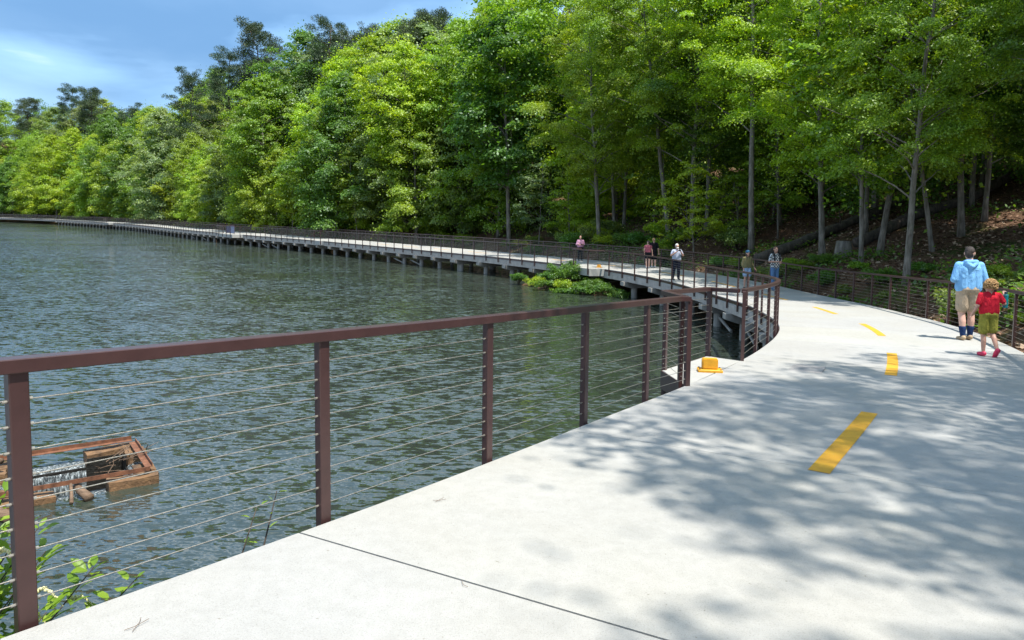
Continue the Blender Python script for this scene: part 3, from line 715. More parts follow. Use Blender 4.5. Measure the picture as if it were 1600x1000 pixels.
            if ss > 215: sc *= 1.0
            row = ['front row', 'second row', 'third row', 'back row'][ri]
            if kind == 'pine': lab = 'dark pine in the %s %s' % (row, sec); nm = 'pine_tree'
            else: lab = '%s tree in the %s %s' % (cn, row, sec); nm = 'broadleaf_tree' if pr not in SAP else 'young_tree'
            plant(nm, pr, x, y, rnd.uniform(0, 6.28), sc, jit(COLS[cn]), lab, 'tree', 'trees of the lakeside wood', tilt=(rnd.uniform(-.04, .04), rnd.uniform(-.04, .04)))
            placed.append((x, y)); n += 1
    for i in range(26):
        for _ in range(60):
            x, y = rnd.uniform(9, 34), rnd.uniform(37, 56); ss, tt = near_axis([x], [y])
            if (x / y < .36 or (x / y < .72 and y > 47)) and float(tt[0]) - W > 3.0 and free(x, y, 2.3): break
        else: continue
        placed.append((x, y)); cn = rnd.choice(['bright yellow green', 'fresh green', 'fresh green'])
        plant('young_tree', rnd.choice(SAP), x, y, rnd.uniform(0, 6.28), rnd.uniform(.7, 1.05), jit(COLS[cn]), '%s understorey sapling %s' % (cn, section(float(ss[0]), x, y)), 'tree', 'saplings of the understorey')
    for px, yy, sc, pr, cn in [(-18, 265, 1.5, PINE[0], 'dark needled'), (20, 270, 1.5, TALL[4], 'fresh green'), (52, 262, 1.45, PINE[1], 'dark needled'), (88, 255, 1.5, TALL[1], 'olive green'), (120, 250, 1.45, PINE[2], 'dark needled'),
                               (150, 240, 1.5, PINE[1], 'dark needled'), (182, 232, 1.45, TALL[0], 'deep green'), (214, 222, 1.4, PINE[0], 'dark needled'), (240, 205, 1.3, TALL[3], 'fresh green'),
                               (470, 112, 1.15, TALL[4], 'deep green'), (520, 108, 1.1, PINE[2], 'dark needled'), (575, 104, 1.1, PINE[0], 'dark needled'), (620, 98, 1.2, TALL[1], 'fresh green'), (655, 92, 1.2, PINE[1], 'dark needled')]:
        x = (px - 800) / 1156 * yy
        plant('pine_tree' if pr in PINE else 'broadleaf_tree', pr, x, yy, rnd.uniform(0, 6.28), sc, jit(COLS[cn], .06), '%s tree on the skyline %s' % (cn, 'at the far lake end' if yy > 200 else 'behind the straight boardwalk'), 'tree', 'trees of the lakeside wood')
    # trees right of the camera whose crowns shade the deck
    for x, y, pr, sc in [(9.2, .5, AIRY[0], 1.0), (12.2, 3.7, AIRY[1], 1.0), (8.9, -2.7, AIRY[1], 1.0), (12.6, -.2, AIRY[0], .95)]:
        plant('broadleaf_tree', pr, x, y, rnd.uniform(0, 6.28), sc, jit(COLS['fresh green'], .05),
              'broadleaf tree on the right bank whose leaves shade the deck', 'tree', 'trees overhanging the right side of the deck')
trees()
def distant_wood():
    rng = np.random.default_rng(31); out = []; n = 0
    C = []
    while len(C) < 330:
        s = 8 + 322 * rng.random() ** 1.1; off = rng.uniform(17, 75); p = at(s, W + off)
        if p.y < 12 or abs(p.x / p.y) > .95: continue
        d = math.hypot(p.x, p.y); C.append((p.x, p.y, rng.uniform(3, 5.5), rng.uniform(5, 16) if off < 40 else rng.uniform(11, 19), d))
    for _ in range(110):
        y = rng.uniform(262, 460); x = -y * rng.uniform(.5, .86)
        if gz(x, y) < 1: continue
        C.append((x, y, rng.uniform(4, 6), rng.uniform(14, 20), 0))
    for _ in range(46):
        s = rng.uniform(14, 50); p = at(s, W + rng.uniform(9, 18))
        if p.x / p.y > .85 or (12 < p.x < 23 and 24 < p.y < 38.5): continue
        C.append((p.x, p.y, rng.uniform(1.3, 2.4), rng.uniform(2.5, 6), 0))
    C = np.array(C); Z = ground(C[:, 0], C[:, 1])
    for (x, y, r, h, d), z in zip(C, Z):
        m = 1300; k = 30
        lc = rng.normal(size=(k, 3)); lc /= np.linalg.norm(lc, axis=1)[:, None]; lc *= (.5 + .5 * rng.random((k, 1)))
        lc = lc * [r, r, h * .52] + [x, y, z + h * .52]; q = rng.integers(0, k, m); cs = 1.5 if r > 2.5 else .7
        u = rng.normal(size=(m, 3)); u /= np.linalg.norm(u, axis=1)[:, None]
        P = lc[q] + u * (rng.random((m, 1)) ** .5) * [cs, cs, cs * .66]; N2 = u * .6 + [0, 0, .6] + .45 * rng.normal(size=(m, 3)); N2 /= np.linalg.norm(N2, axis=1)[:, None]
        out.append(leaf_quads(P, N2, .46 if r > 2.5 else .2, rng))
    V = np.vstack(out); o = link('distant_wood', mesh_np('distant_wood', V, quads(len(V) // 4), M['leaf'])); o.color = (.065, .125, .014, 1)
    tag(o, 'dense green understorey of the wood climbing the hill behind the trees', 'woodland', kind='stuff')
distant_wood()
def shrubs():
    n = 0
    LAB = {0: 'leafy %s shrub %s', 1: 'tall %s shrub %s', 2: 'low %s bush %s', 3: '%s fern clump %s'}
    def put(x, y, k, sc, cn):
        ss, _ = near_axis([x], [y]); sec = section(float(ss[0]), x, y).replace('behind', 'below the trees behind')
        pr = FERN[0] if k == 3 else SHRUB[k]
        plant('shrub' if k < 3 else 'fern', pr, x, y, rnd.uniform(0, 6.28), sc, jit(COLS[cn], .2), LAB[k] % (cn, sec), 'shrub' if k < 3 else 'fern',
              'shrubs along the wooded shore', names=('stem', 'foliage'))
    # under the woodland railing and on the bank
    for i in range(52):
        s = rnd.uniform(12, 40); off = rnd.choice([rnd.uniform(.6, 2.0), rnd.uniform(1.2, 3.4)]); p = at(s, W + off)
        if p.x / max(p.y, .1) > .85: continue
        k = rnd.choices([0, 2, 3], [2, 4, 4])[0]
        put(p.x, p.y, k, rnd.uniform(.4, .7), rnd.choice(['fresh green', 'deep green', 'deep green', 'olive green']))
    # shore behind the far walk
    for i in range(85):
        s = 40 + 250 * rnd.random() ** 1.3; so = float(np.interp(s, _so_s, _so_v)); p = at(s, W + so + rnd.uniform(.7, 4.5))
        put(p.x, p.y, rnd.choices([0, 1, 2], [3, 3 if s > 85 else .6, 3])[0], rnd.uniform(.6, 1.1) * (1 if s < 85 else 1.3), rnd.choice(['fresh green', 'deep green', 'bright yellow green', 'olive green']))
    # the green tongue of shore on the lake side
    T = [(3.4, 42.6, 1, .75, 'deep green', 'tall dark green leafy shrub against the boardwalk below the man in the pink shirt'),
         (2.4, 43.9, 0, .6, 'fresh green', 'leafy shrub left of the tall dark one on the lake side shore'),
         (1.6, 44.6, 2, .8, 'bright yellow green', 'yellowish low bush at the left tip of the lake side shore'),
         (2.9, 42.0, 2, .75, 'bright yellow green', 'yellow green low bush in the middle of the lake side shore'),
         (4.6, 40.9, 2, .8, 'fresh green', 'low green bush below the far yellow block'),
         (5.7, 39.6, 2, .75, 'fresh green', 'low green bush at the right end of the lake side shore'),
         (3.0, 41.4, 3, 1.1, 'fresh green', 'fern clump at the waterline in front of the shore tongue'),
         (2.0, 42.6, 3, 1.1, 'deep green', 'dark fern clump at the waterline left of the shore tongue'),
         (4.0, 40.6, 3, 1.0, 'deep green', 'dark fern clump at the waterline right of the shore tongue'),
         (.4, 45.6, 0, .6, 'fresh green', 'small shrub at the far left end of the shore tongue'),
         (5.0, 40.2, 2, .7, 'deep green', 'dark low bush at the water under the far overlook'),
         (2.6, 43.4, 1, .62, 'fresh green', 'upright leafy shrub in the middle of the shore tongue'),
         (3.9, 41.6, 0, .5, 'fresh green', 'small leafy shrub at the waterline of the lake side shore'),
         (4.9, 41.9, 0, .6, 'deep green', 'dark leafy shrub right under the far overlook')]
    for x, y, k, sc, cn, lab in T:
        plant('shrub' if k < 3 else 'fern', SHRUB[k] if k < 3 else FERN[0], x, y, rnd.uniform(0, 6), sc * .86, jit(COLS['deep green' if cn == 'fresh green' else cn], .05), lab, 'shrub' if k < 3 else 'fern', names=('stem', 'foliage'), dz_=.05)
shrubs()
def ground_cover():
    rng = np.random.default_rng(9)
    def scatter(n, s0, s1, o0, o1, pw=1.0):
        s = rng.uniform(s0, s1, n); o = o0 + (o1 - o0) * rng.random(n) ** pw
        x = np.interp(s, S_, L_[:, 0]) + (W + o) * np.interp(s, S_, N_[:, 0]); y = np.interp(s, S_, L_[:, 1]) + (W + o) * np.interp(s, S_, N_[:, 1])
        z = ground(x, y); k = z > .05; return np.c_[x, y, z][k]
    P = np.vstack([scatter(26000, 10, 60, .2, 14, 1.3), scatter(12000, 60, 160, 1, 12)])
    m = (np.sin(P[:, 0] * .9 + 1) + np.sin(P[:, 1] * .8 + P[:, 0] * .5) + rng.normal(size=len(P)) * .5) > np.where((P[:, 0] > 12.6) & (P[:, 1] > 24) & (P[:, 1] < 46), 1.2, .35)
    P = P[m]; P = np.repeat(P, 2, 0) + rng.normal(size=(len(P) * 2, 3)) * [.18, .18, 0]; P[:, 2] = ground(P[:, 0], P[:, 1]) + rng.uniform(.03, .45, len(P))
    Nn = np.array([0, 0, 1]) + .5 * rng.normal(size=(len(P), 3)); Nn /= np.linalg.norm(Nn, axis=1)[:, None]
    o = link('undergrowth', mesh_np('undergrowth', leaf_quads(P, Nn, .16, rng), quads(len(P)), M['leaf'])); o.color = (.07, .125, .018, 1)
    tag(o, 'low green undergrowth leaves on the woodland floor', 'undergrowth', kind='stuff')
    P = scatter(40000, 10, 60, .2, 18, 1.1); P[:, 2] += .02
    Nn = np.array([0, 0, 1]) + .35 * rng.normal(size=(len(P), 3)); Nn /= np.linalg.norm(Nn, axis=1)[:, None]
    t = NT('dead_leaves'); geo = t.n('ShaderNodeNewGeometry')
    dm = t.bsdf(t.ramp(geo.outputs['Random Per Island'], [(0, (.08, .042, .027)), (.5, (.20, .12, .075)), (1, (.40, .29, .20))]), .9, spec=.2)
    o = link('leaf_litter', mesh_np('leaf_litter', leaf_quads(P, Nn, .17, rng), quads(len(P)), dm))
    tag(o, 'brown fallen leaves on the bank below the logs', 'leaf litter', kind='stuff')
ground_cover()

# ------------------------------------------------------------------ fallen logs and stump
def fallen_log(pts, r, label, mat):
    root = empty('fallen_log', pts[0]); tag(root, label, 'log'); b = Vector(pts[0])
    q = [Vector(p) - b for p in pts]; fine = []
    for a, c in zip(q, q[1:]):
        for k in range(5): fine.append(a.lerp(c, k / 5) + Vector((rnd.uniform(-1, 1), rnd.uniform(-1, 1), rnd.uniform(-1, 1))) * .04)
    fine.append(q[-1]); n = len(fine)
    bm = bmesh.new(); bm_tube(bm, fine, [r * (1 - .35 * i / n) * rnd.uniform(.92, 1.07) for i in range(n)], 12); from_bm('trunk', bm, mat, root, True)
    for k in range(3):
        i = int(n * (.35 + .2 * k)); p = fine[min(i, n - 1)]; bm = bmesh.new()
        e = p + Vector((rnd.uniform(-.5, .5), rnd.uniform(-.6, 0), rnd.uniform(.3, .9)))
        bm_tube(bm, [p, p.lerp(e, .5) + Vector((.05, 0, .05)), e], [.05, .035, .015], 6); from_bm('branch_stub', bm, mat, root, True)
def on(x, y, h): return Vector((x, y, gz(x, y) + h))
fallen_log([on(12.6, 38.0, .25), on(15.5, 38.6, .3), on(18.5, 39.6, .4), on(22, 41, .6)], .30, 'dark fallen log lying left on the bank above the plaid shirt man', M['bark_dark'])
fallen_log([on(16.5, 35.4, .25), on(19.5, 36.2, .35), on(23, 37.0, .4), on(27, 38, .5)], .28, 'long dark fallen log running right from the cut stump', M['bark_dark'])
def stump():
    p = on(15.5, 34.6, 0); root = empty('tree_stump', p); tag(root, 'cut grey stump at the left end of the long fallen log', 'stump')
    bm = bmesh.new(); bm_tube(bm, [(0, 0, -.3), (0, 0, .1), (.02, .02, .72)], [.5, .4, .33], 14); from_bm('bark', bm, M['bark'], root, True)
    bm = bmesh.new(); bm_tube(bm, [(.02, .02, .7), (.02, .02, .735)], [.3, .3], 14); from_bm('cut_face', bm, M['wood'], root)
stump()

# ------------------------------------------------------------------ outlet box in the lake
def outlet():
    root = empty('outlet_box', hp(1.15, .95)); tag(root, 'square concrete lake outlet with a rusty frame and water spilling inside', 'outlet')
    o0 = hp(1.15, .95)
    B = Matrix((E1, E2, Vector((0, 0, 1)))).transposed()
    def block(name, a0, a1, b0, b1, z0, z1, mat, wob=.02, seg=3):
        bm = bmesh.new(); bm_box(bm, (0, 0, 0), (a1 - a0, b1 - b0, z1 - z0)); 
        bmesh.ops.subdivide_edges(bm, edges=bm.edges[:], cuts=seg, use_grid_fill=True)
        for v in bm.verts: v.co += Vector((rnd.uniform(-1, 1), rnd.uniform(-1, 1), rnd.uniform(-1, 1))) * wob
        c = HO + E1 * (a0 + a1) / 2 + E2 * (b0 + b1) / 2 - o0 + Vector((0, 0, (z0 + z1) / 2))
        bmesh.ops.transform(bm, matrix=Matrix.Translation(c) @ B.to_4x4(), verts=bm.verts[:])
        return from_bm(name, bm, mat, root)
    # a runs along the front (right to left), b runs back
    block('corner_block', -.02, .72, -.04, .26, -1.2, .13, M['wetconc']); block('corner_block', -.04, .27, .28, .62, -1.2, .14, M['wetconc'])
    block('corner_block', 1.42, 2.32, -.04, .24, -1.2, .10, M['wetconc']); block('corner_block', 2.0, 2.32, .26, .6, -1.2, .11, M['wetconc'])
    block('corner_block', -.02, .85, 1.6, 1.93, -1.2, .17, M['wetconc']); block('corner_block', -.04, .27, 1.25, 1.58, -1.2, .16, M['wetconc'])
    block('corner_block', 1.75, 2.32, 1.62, 1.93, -1.2, .16, M['wetconc']); block('corner_block', 2.0, 2.32, 1.3, 1.6, -1.2, .15, M['wetconc'])
    block('sill', .70, 1.44, -.02, .2, -1.2, -.035, M['darkwet']); block('sill', .83, 1.77, 1.66, 1.9, -1.2, -.035, M['darkwet'])
    block('sill', -.01, .2, .6, 1.27, -1.2, -.035, M['darkwet']); block('sill', 2.1, 2.3, .58, 1.32, -1.2, -.035, M['darkwet'])
    block('pit_floor', .15, 2.15, .15, 1.75, -1.4, -1.15, M['darkwet'])
    for a0, a1, b0, b1 in ((.27, .30, .27, 1.58), (2.0, 1.97, .25, 1.6), (.3, 1.97, 1.57, 1.60), (.3, 1.97, .26, .29)):
        block('liner', min(a0, a1), max(a0, a1), b0, b1, -1.2, -.045, M['darkwet'], .004, 1)
    block('liner', .285, .84, 1.565, 1.595, -.05, .10, M['darkwet'], .004, 1); block('liner', .275, .30, 1.26, 1.56, -.05, .10, M['darkwet'], .004, 1); block('liner', 1.78, 1.98, 1.59, 1.615, -.05, .10, M['darkwet'], .004, 1)
    # angle iron frame
    fz = .21
    def bar(a0, b0, a1, b1, w=.055, z=fz, z2=None):
        p, q = HO + E1 * a0 + E2 * b0 - o0, HO + E1 * a1 + E2 * b1 - o0
        p.z = z; q.z = z if z2 is None else z2
        bm = bmesh.new(); sweep(bm, [p, q], [(-w, -.008), (w, -.008), (w, .0), (-w + .012, 0), (-w + .012, .06), (-w, .06)]); from_bm('frame_bar', bm, M['rust'], root)
    bar(.10, .10, 2.35, .10); bar(2.42, 1.80, .10, 1.80, z=fz + .045); bar(.10, 1.74, .10, .16, z=fz + .02); bar(2.2, .16, 2.2, 1.74, z=fz + .02)
    # spilling water
    t = NT('spilling_water'); vec = t.n('ShaderNodeTexCoord').outputs['Object']
    n = t.noise(1.0, 4, .7, vec, stretch=(26, 26, 5)); fm = t.bsdf(t.ramp(n, [(.45, (.03, .035, .035)), (.58, (.24, .27, .27)), (.72, (.8, .83, .85))]), .25, bump=n, bd=.03)
    def spill(a0, b0, a1, b1, din):
        bm = bmesh.new(); rows = []
        for k in range(9):
            u = k / 8; z = (0, 0, -.005, -.02, -.10, -.25, -.45, -.70, -1.0)[k]; inn = (0, .1, .2, .29, .36, .40, .43, .45, .47)[k]
            row = []
            for j in range(25):
                f = j / 24; p = HO + E1 * (a0 + (a1 - a0) * f) + E2 * (b0 + (b1 - b0) * f) - o0 + din * (inn + rnd.uniform(-.012, .012) * u)
                row.append(bm.verts.new(p + Vector((0, 0, z + rnd.uniform(-.012, .012) * u))))
            rows.append(row)
        for q, w in zip(rows, rows[1:]):
            for j in range(24): bm.faces.new((q[j], q[j + 1], w[j + 1], w[j]))
        from_bm('spill', bm, fm, root, True)
    spill(.86, 1.92, 1.74, 1.92, -E2); spill(.74, -.06, 1.40, -.06, E2); spill(2.35, .6, 2.35, 1.3, -E1); spill(-.05, .62, -.05, 1.25, E1)
outlet()
def drift(pts, r, label):
    root = empty('driftwood', pts[0]); tag(root, label, 'driftwood'); b = Vector(pts[0])
    bm = bmesh.new(); q = [Vector(p) - b for p in pts]; bm_tube(bm, q, [r * (1 - .4 * i / len(q)) for i in range(len(q))], 8); from_bm('log', bm, M['wood'], root, True)
drift([hp(1.0, -.28, .05), hp(1.1, .0, .10), hp(1.13, .16, .13)], .07, 'short thick driftwood log at the front gap of the lake outlet')
drift([hp(1.24, -.30, .03), hp(1.22, -.1, .09), hp(1.21, .1, .24)], .03, 'thin upright driftwood stick beside the short log at the outlet')
drift([hp(2.0, -.5, .05), hp(2.25, -.1, .12), hp(2.5, .3, .15)], .09, 'pale driftwood log off the left front corner of the outlet')
drift([hp(2.05, 1.35, .36), hp(2.4, 1.75, .40), hp(2.6, 2.1, .55)], .05, 'driftwood plank jutting up at the back left of the outlet')
def twig_heap():
    root = empty('twig_heap', hp(.35, .9, .2)); tag(root, 'tangle of thin brown twigs caught on the right side of the outlet', 'twigs')
    for k in range(16):
        bm = bmesh.new(); a = Vector((rnd.uniform(-.3, .3), rnd.uniform(-.4, .4), rnd.uniform(-.2, .1))); e = a + Vector((rnd.uniform(-.5, .5), rnd.uniform(-.5, .5), rnd.uniform(-.05, .2)))
        bm_tube(bm, [a, a.lerp(e, .5) + Vector((.03, .03, .02)), e], [.008, .006, .003], 5); from_bm('twig', bm, M['wood'], root)
twig_heap()

# ------------------------------------------------------------------ yellow blocks, signs
def yellow_block(p, rz, label):
    root = empty('yellow_block', p, rz); root.scale = (.9, .9, .92); tag(root, label, 'block', 'yellow blocks at the overlooks')
    bm = bmesh.new(); bm_box(bm, (0, 0, .02), (.35, .21, .04)); bmesh.ops.bevel(bm, geom=bm.edges[:], offset=.006, segments=1, affect='EDGES'); from_bm('base_plate', bm, M['yellow'], root)
    for bx in (-.15, .15):
        for by in (-.075, .08):
            bm = bmesh.new(); bm_tube(bm, [(bx, by, .035), (bx, by, .052)], [.014, .013], 6); from_bm('bolt', bm, M['rust'], root)
    bm = bmesh.new(); bm_box(bm, (0, .02, .115), (.225, .13, .15)); bmesh.ops.bevel(bm, geom=bm.edges[:], offset=.014, segments=2, affect='EDGES'); from_bm('block', bm, M['yellow'], root)
p = Vector((2.62, 9.62, 0)); p.z = float(dz(s_of(p))); yellow_block(p, R(-8), 'yellow painted steel block on its base plate at the near overlook')
yellow_block(at(43.2, .25), R(-25), 'far yellow painted block at the overlook below the pink shirt man')
def diamond():
    s = 149.0; p = at(s, W + .7); p.z = gz(p.x, p.y); root = empty('warning_sign', p, R(14)); tag(root, 'yellow diamond warning sign with a black symbol on a post by the far boardwalk', 'sign')
    top = 2.95 - p.z
    bm = bmesh.new(); bm_tube(bm, [(0, .03, 0), (0, .03, top + .1)], .035, 8); from_bm('post', bm, M['cable'], root)
    bm = bmesh.new(); bm_box(bm, (0, 0, top), (.56, .02, .56), Matrix.Rotation(R(45), 3, 'Y')); from_bm('plate', bm, varied('sign_yellow', (.80, .48, .015), .5), root)
    blk = varied('sign_black', (.01, .01, .01), .6)
    bm = bmesh.new(); bmesh.ops.create_cone(bm, cap_ends=True, segments=12, radius1=.055, radius2=.055, depth=.006, matrix=Matrix.Translation((0, -.016, top + .19)) @ Matrix.Rotation(R(90), 4, 'X'))
    bm_box(bm, (0, -.016, top + .04), (.09, .006, .18)); bm_box(bm, (-.04, -.016, top - .13), (.045, .006, .2), Matrix.Rotation(R(14), 3, 'Y')); bm_box(bm, (.04, -.016, top - .13), (.045, .006, .2), Matrix.Rotation(R(-14), 3, 'Y'))
    from_bm('symbol', bm, blk, root)
diamond()
def board(p, rz, w, h, mat, label):
    root = empty('notice_board', p, rz); tag(root, label, 'notice board')
    bm = bmesh.new(); bm_box(bm, (0, 0, h / 2 + .12), (w, .05, h)); from_bm('board', bm, mat, root)
    for x in (-w / 2 - .03, w / 2 + .03):
        bm = bmesh.new(); bm_box(bm, (x, 0, (h + .2) / 2), (.05, .07, h + .2)); from_bm('post', bm, M['brown'], root)
    bm = bmesh.new(); bm_box(bm, (0, 0, h + .18), (w + .02, .08, .05)); from_bm('frame', bm, M['brown'], root)
board(at(110.9, -.6), R(30), .85, .95, varied('navy_board', (.02, .025, .06), .5), 'dark navy notice board standing on the far overlook')
board(at(109.2, -.8), R(30), .45, .95, varied('blue_board', (.06, .09, .17), .5), 'narrow blue notice board right of the dark navy one')
def white_sign():
    p = at(226, W + .6); root = empty('small_sign', p, R(30)); tag(root, 'small pale sign on a post at the far left of the boardwalk', 'sign')
    bm = bmesh.new(); bm_box(bm, (0, 0, 1.0), (.07, .07, 2.0)); from_bm('post', bm, M['brown'], root)
    bm = bmesh.new(); bm_box(bm, (0, -.05, 2.1), (.9, .03, .9)); bmesh.ops.bevel(bm, geom=bm.edges[:], offset=.01, segments=1, affect='EDGES'); from_bm('plate', bm, varied('pale_sign', (.62, .72, .66), .5), root)
white_sign()

# ------------------------------------------------------------------ bush at the near post
LEAF_ME = None
def near_bush():
    rn = random.Random(3)
    t = NT('bush_leaf'); oi = t.n('ShaderNodeObjectInfo'); c = t.ramp(oi.outputs['Random'], [(0, (.13, .24, .015)), (.5, (.20, .33, .02)), (1, (.30, .42, .04))])
    vec = t.n('ShaderNodeTexCoord').outputs['Object']; c = t.mixc(1.0, c, t.ramp(t.noise(60, 3, .6, vec), [(.3, (.85, .88, .8)), (.7, (1.1, 1.06, 1))]), 'MULTIPLY')
    d = t.n('ShaderNodeBsdfPrincipled'); t.l(c, d.inputs['Base Color']); d.inputs['Roughness'].default_value = .45
    tr = t.n('ShaderNodeBsdfTranslucent'); t.l(t.mixc(1.0, c, (1.2, 1.15, .6), 'MULTIPLY'), tr.inputs[0])
    m = t.n('ShaderNodeMixShader'); m.inputs[0].default_value = .45; t.l(d.outputs[0], m.inputs[1]); t.l(tr.outputs[0], m.inputs[2]); t.l(m.outputs[0], t.out.inputs[0]); lm = t.m
    prof = [(0, .0), (.12, .16), (.3, .30), (.5, .33), (.7, .26), (.88, .12), (1, 0)]
    V = []; F = []
    for u, w in prof: V += [(u, -w * .62, .06 * w - .25 * (u - .4) ** 2), (u, 0, -.25 * (u - .4) ** 2 - .04), (u, w * .62, .06 * w - .25 * (u - .4) ** 2)]
    for i in range(len(prof) - 1):
        a = i * 3; F += [(a, a + 1, a + 4, a + 3), (a + 1, a + 2, a + 5, a + 4)]
    lme = mesh_np('leaf', V, F, lm, True)
    fl = varied('cream_flower', (.62, .58, .30), .8)
    def sprig(name, base, tips, label, n, lsz, flowers=0):
        root = empty(name, base); tag(root, label, 'shrub'); b = Vector(base)
        for ti, tip in enumerate(tips):
            e = Vector(tip) - b; mid = e * .55 + Vector((rn.uniform(-.08, .08), rn.uniform(-.08, .08), .12))
            pts = [Vector((0, 0, 0)).lerp(mid, k / 4) if k < 4 else mid.lerp(e, (k - 4) / 5) for k in range(10)]
            bm = bmesh.new(); bm_tube(bm, pts, [.008 - .0006 * k for k in range(10)], 6); from_bm('stem', bm, M['bark_dark'], root)
            for k in range(n):
                f = 1 - (k / n) ** 1.2 * .62; i = min(8, int(f * 9)); p = pts[i].lerp(pts[i + 1], f * 9 - i)
                az = k * 2.4 + ti + rn.uniform(-.4, .4); d = Vector((math.cos(az), math.sin(az), rn.uniform(.1, .7))).normalized()
                p = p + d * rn.uniform(.0, .05)
                o = link('leaf', lme, None, root, p); sc = lsz * rn.uniform(.6, 1.25); o.scale = (sc, sc, sc)
                o.rotation_euler = (Matrix.Rotation(rn.uniform(-.5, .5), 3, 'X') @ Matrix.Identity(3)).to_euler()
                q = d.to_track_quat('X', 'Z'); o.rotation_euler = (q.to_matrix() @ Matrix.Rotation(rn.uniform(-.6, .6), 3, 'X')).to_euler()
        for k in range(flowers):
            tip = Vector(tips[k % len(tips)]) - b; p = tip * .86 + Vector((rn.uniform(-.1, .1), rn.uniform(-.1, .1), .02)); bm = bmesh.new()
            for q in range(40):
                f = q / 40; c_ = p + Vector((.05 + .13 * f, -.02, .04 * math.sin(f * 3) - .06 * f * f))
                bmesh.ops.create_icosphere(bm, subdivisions=1, radius=.008 * (1.1 - .7 * f), matrix=Matrix.Translation(c_ + Vector((rn.uniform(-1, 1), rn.uniform(-1, 1), rn.uniform(-1, 1))) * .010 * (1.1 - f)))
            from_bm('flower_spike', bm, fl, root)
    z0 = gz(-2.7, 1.9)
    sprig('flowering_bush', (-2.55, 2.5, 1.6), [(-2.02, 3.12, 2.93), (-2.18, 3.30, 2.78), (-1.86, 3.20, 2.82), (-2.25, 3.1, 2.72), (-2.05, 3.05, 2.66), (-1.70, 3.28, 2.74), (-2.3, 3.4, 2.92), (-1.95, 3.0, 2.72), (-2.1, 3.2, 3.0), (-1.78, 3.12, 2.62), (-2.15, 2.95, 2.6)], 'bright green leafy bush with cream flower spikes right of the nearest post', 44, .082, 3)
    sprig('flowering_bush', (-2.6, 2.3, 1.6), [(-2.18, 3.12, 3.20), (-2.24, 3.15, 3.02), (-2.15, 3.05, 2.85), (-2.26, 3.2, 2.70), (-2.2, 3.0, 2.75), (-2.3, 3.2, 2.95), (-2.12, 3.0, 2.62)], 'bright green leafy bush branch left of the nearest post', 34, .078, 1)
    sprig('vine_sprig', (-1.35, 3.75, 1.9), [(-1.30, 4.02, 2.86), (-1.40, 3.98, 2.78)], 'tiny green sprig reaching over the deck edge left of the second post', 5, .055)
near_bush()
def litter(p, n, ln, label):
    root = empty('fallen_twig', p); tag(root, label, 'twig')
    for k in range(n):
        a = rnd.uniform(0, 6.28); bm = bmesh.new(); d = Vector((math.cos(a), math.sin(a), 0)) * ln
        bm_tube(bm, [-d * .5 + Vector((0, 0, .004)), Vector((rnd.uniform(-.02, .02), rnd.uniform(-.02, .02), .006)), d * .5 + Vector((0, 0, .004))], .0011, 5)
        from_bm('needle', bm, M['wood'], root)
litter(at(3.2, .25, .004), 2, .08, 'fallen brown pine needles near the third post of the near rail')
litter(at(1.35, .3, .004), 2, .10, 'fallen brown pine needles on the deck between the first two posts')
litter(at(2.45, 1.05, .004), 1, .07, 'small twig lying by the wide deck joint')

# ------------------------------------------------------------------ people
def capsule(bm, p0, r0, p1, r1, n=12):
    p0, p1 = Vector(p0), Vector(p1); d = p1 - p0; L = d.length
    if L < 1e-5: d = Vector((0, 0, 1))
    d.normalize(); pts = []; rr = []
    for k in range(5):
        a = math.pi / 2 * (k / 4); pts.append(p0 - d * r0 * math.cos(a) * 1.0); rr.append(max(.001, r0 * math.sin(a)))
    for k in range(5):
        a = math.pi / 2 * (k / 4); pts.append(p1 + d * r1 * math.sin(a)); rr.append(max(.001, r1 * math.cos(a)))
    bm_tube(bm, pts, rr, n)
def ellipsoid(bm, c, r, rot=None):
    Mx = Matrix.Translation(c) @ (rot.to_4x4() if rot is not None else Matrix.Identity(4)) @ Matrix.Diagonal((*r, 1))
    bmesh.ops.create_uvsphere(bm, u_segments=16, v_segments=12, radius=1.0, matrix=Mx)
def fused(name, bm, voxel, mat, parent, smooth_it=2):
    bmesh.ops.recalc_face_normals(bm, faces=bm.faces)
    me = bpy.data.meshes.new('tmp'); bm.to_mesh(me); bm.free(); o = bpy.data.objects.new('tmp', me); COL.objects.link(o)
    m = o.modifiers.new('r', 'REMESH'); m.mode = 'VOXEL'; m.voxel_size = voxel
    sm = o.modifiers.new('s', 'SMOOTH'); sm.iterations = smooth_it; sm.factor = .5
    dg = bpy.context.evaluated_depsgraph_get(); res = bpy.data.meshes.new_from_object(o.evaluated_get(dg))
    bpy.data.objects.remove(o); bpy.data.meshes.remove(me); res.materials.clear(); res.materials.append(mat); res.name = name; res.shade_smooth()
    return link(name, res, None, parent)
SKIN = varied('skin', (.50, .27, .19), .5, .08, 20, .0005); SKIN2 = varied('skin_pale', (.56, .33, .25), .5, .08, 20, .0005)
def cloth(name, c, var=.12):
    t = NT(name); vec = t.n('ShaderNodeTexCoord').outputs['Object']
    col = t.ramp(t.noise(9, 5, .6, vec), [(.3, tuple(v * (1 - var) for v in c)), (.7, tuple(min(1, v * (1 + var)) for v in c))])
    return t.bsdf(col, .9, bump=t.noise(7, 3, .55, vec, stretch=(1.6, 1.2, .7), dist=1.2), bd=.045, bs=.8, spec=.15)
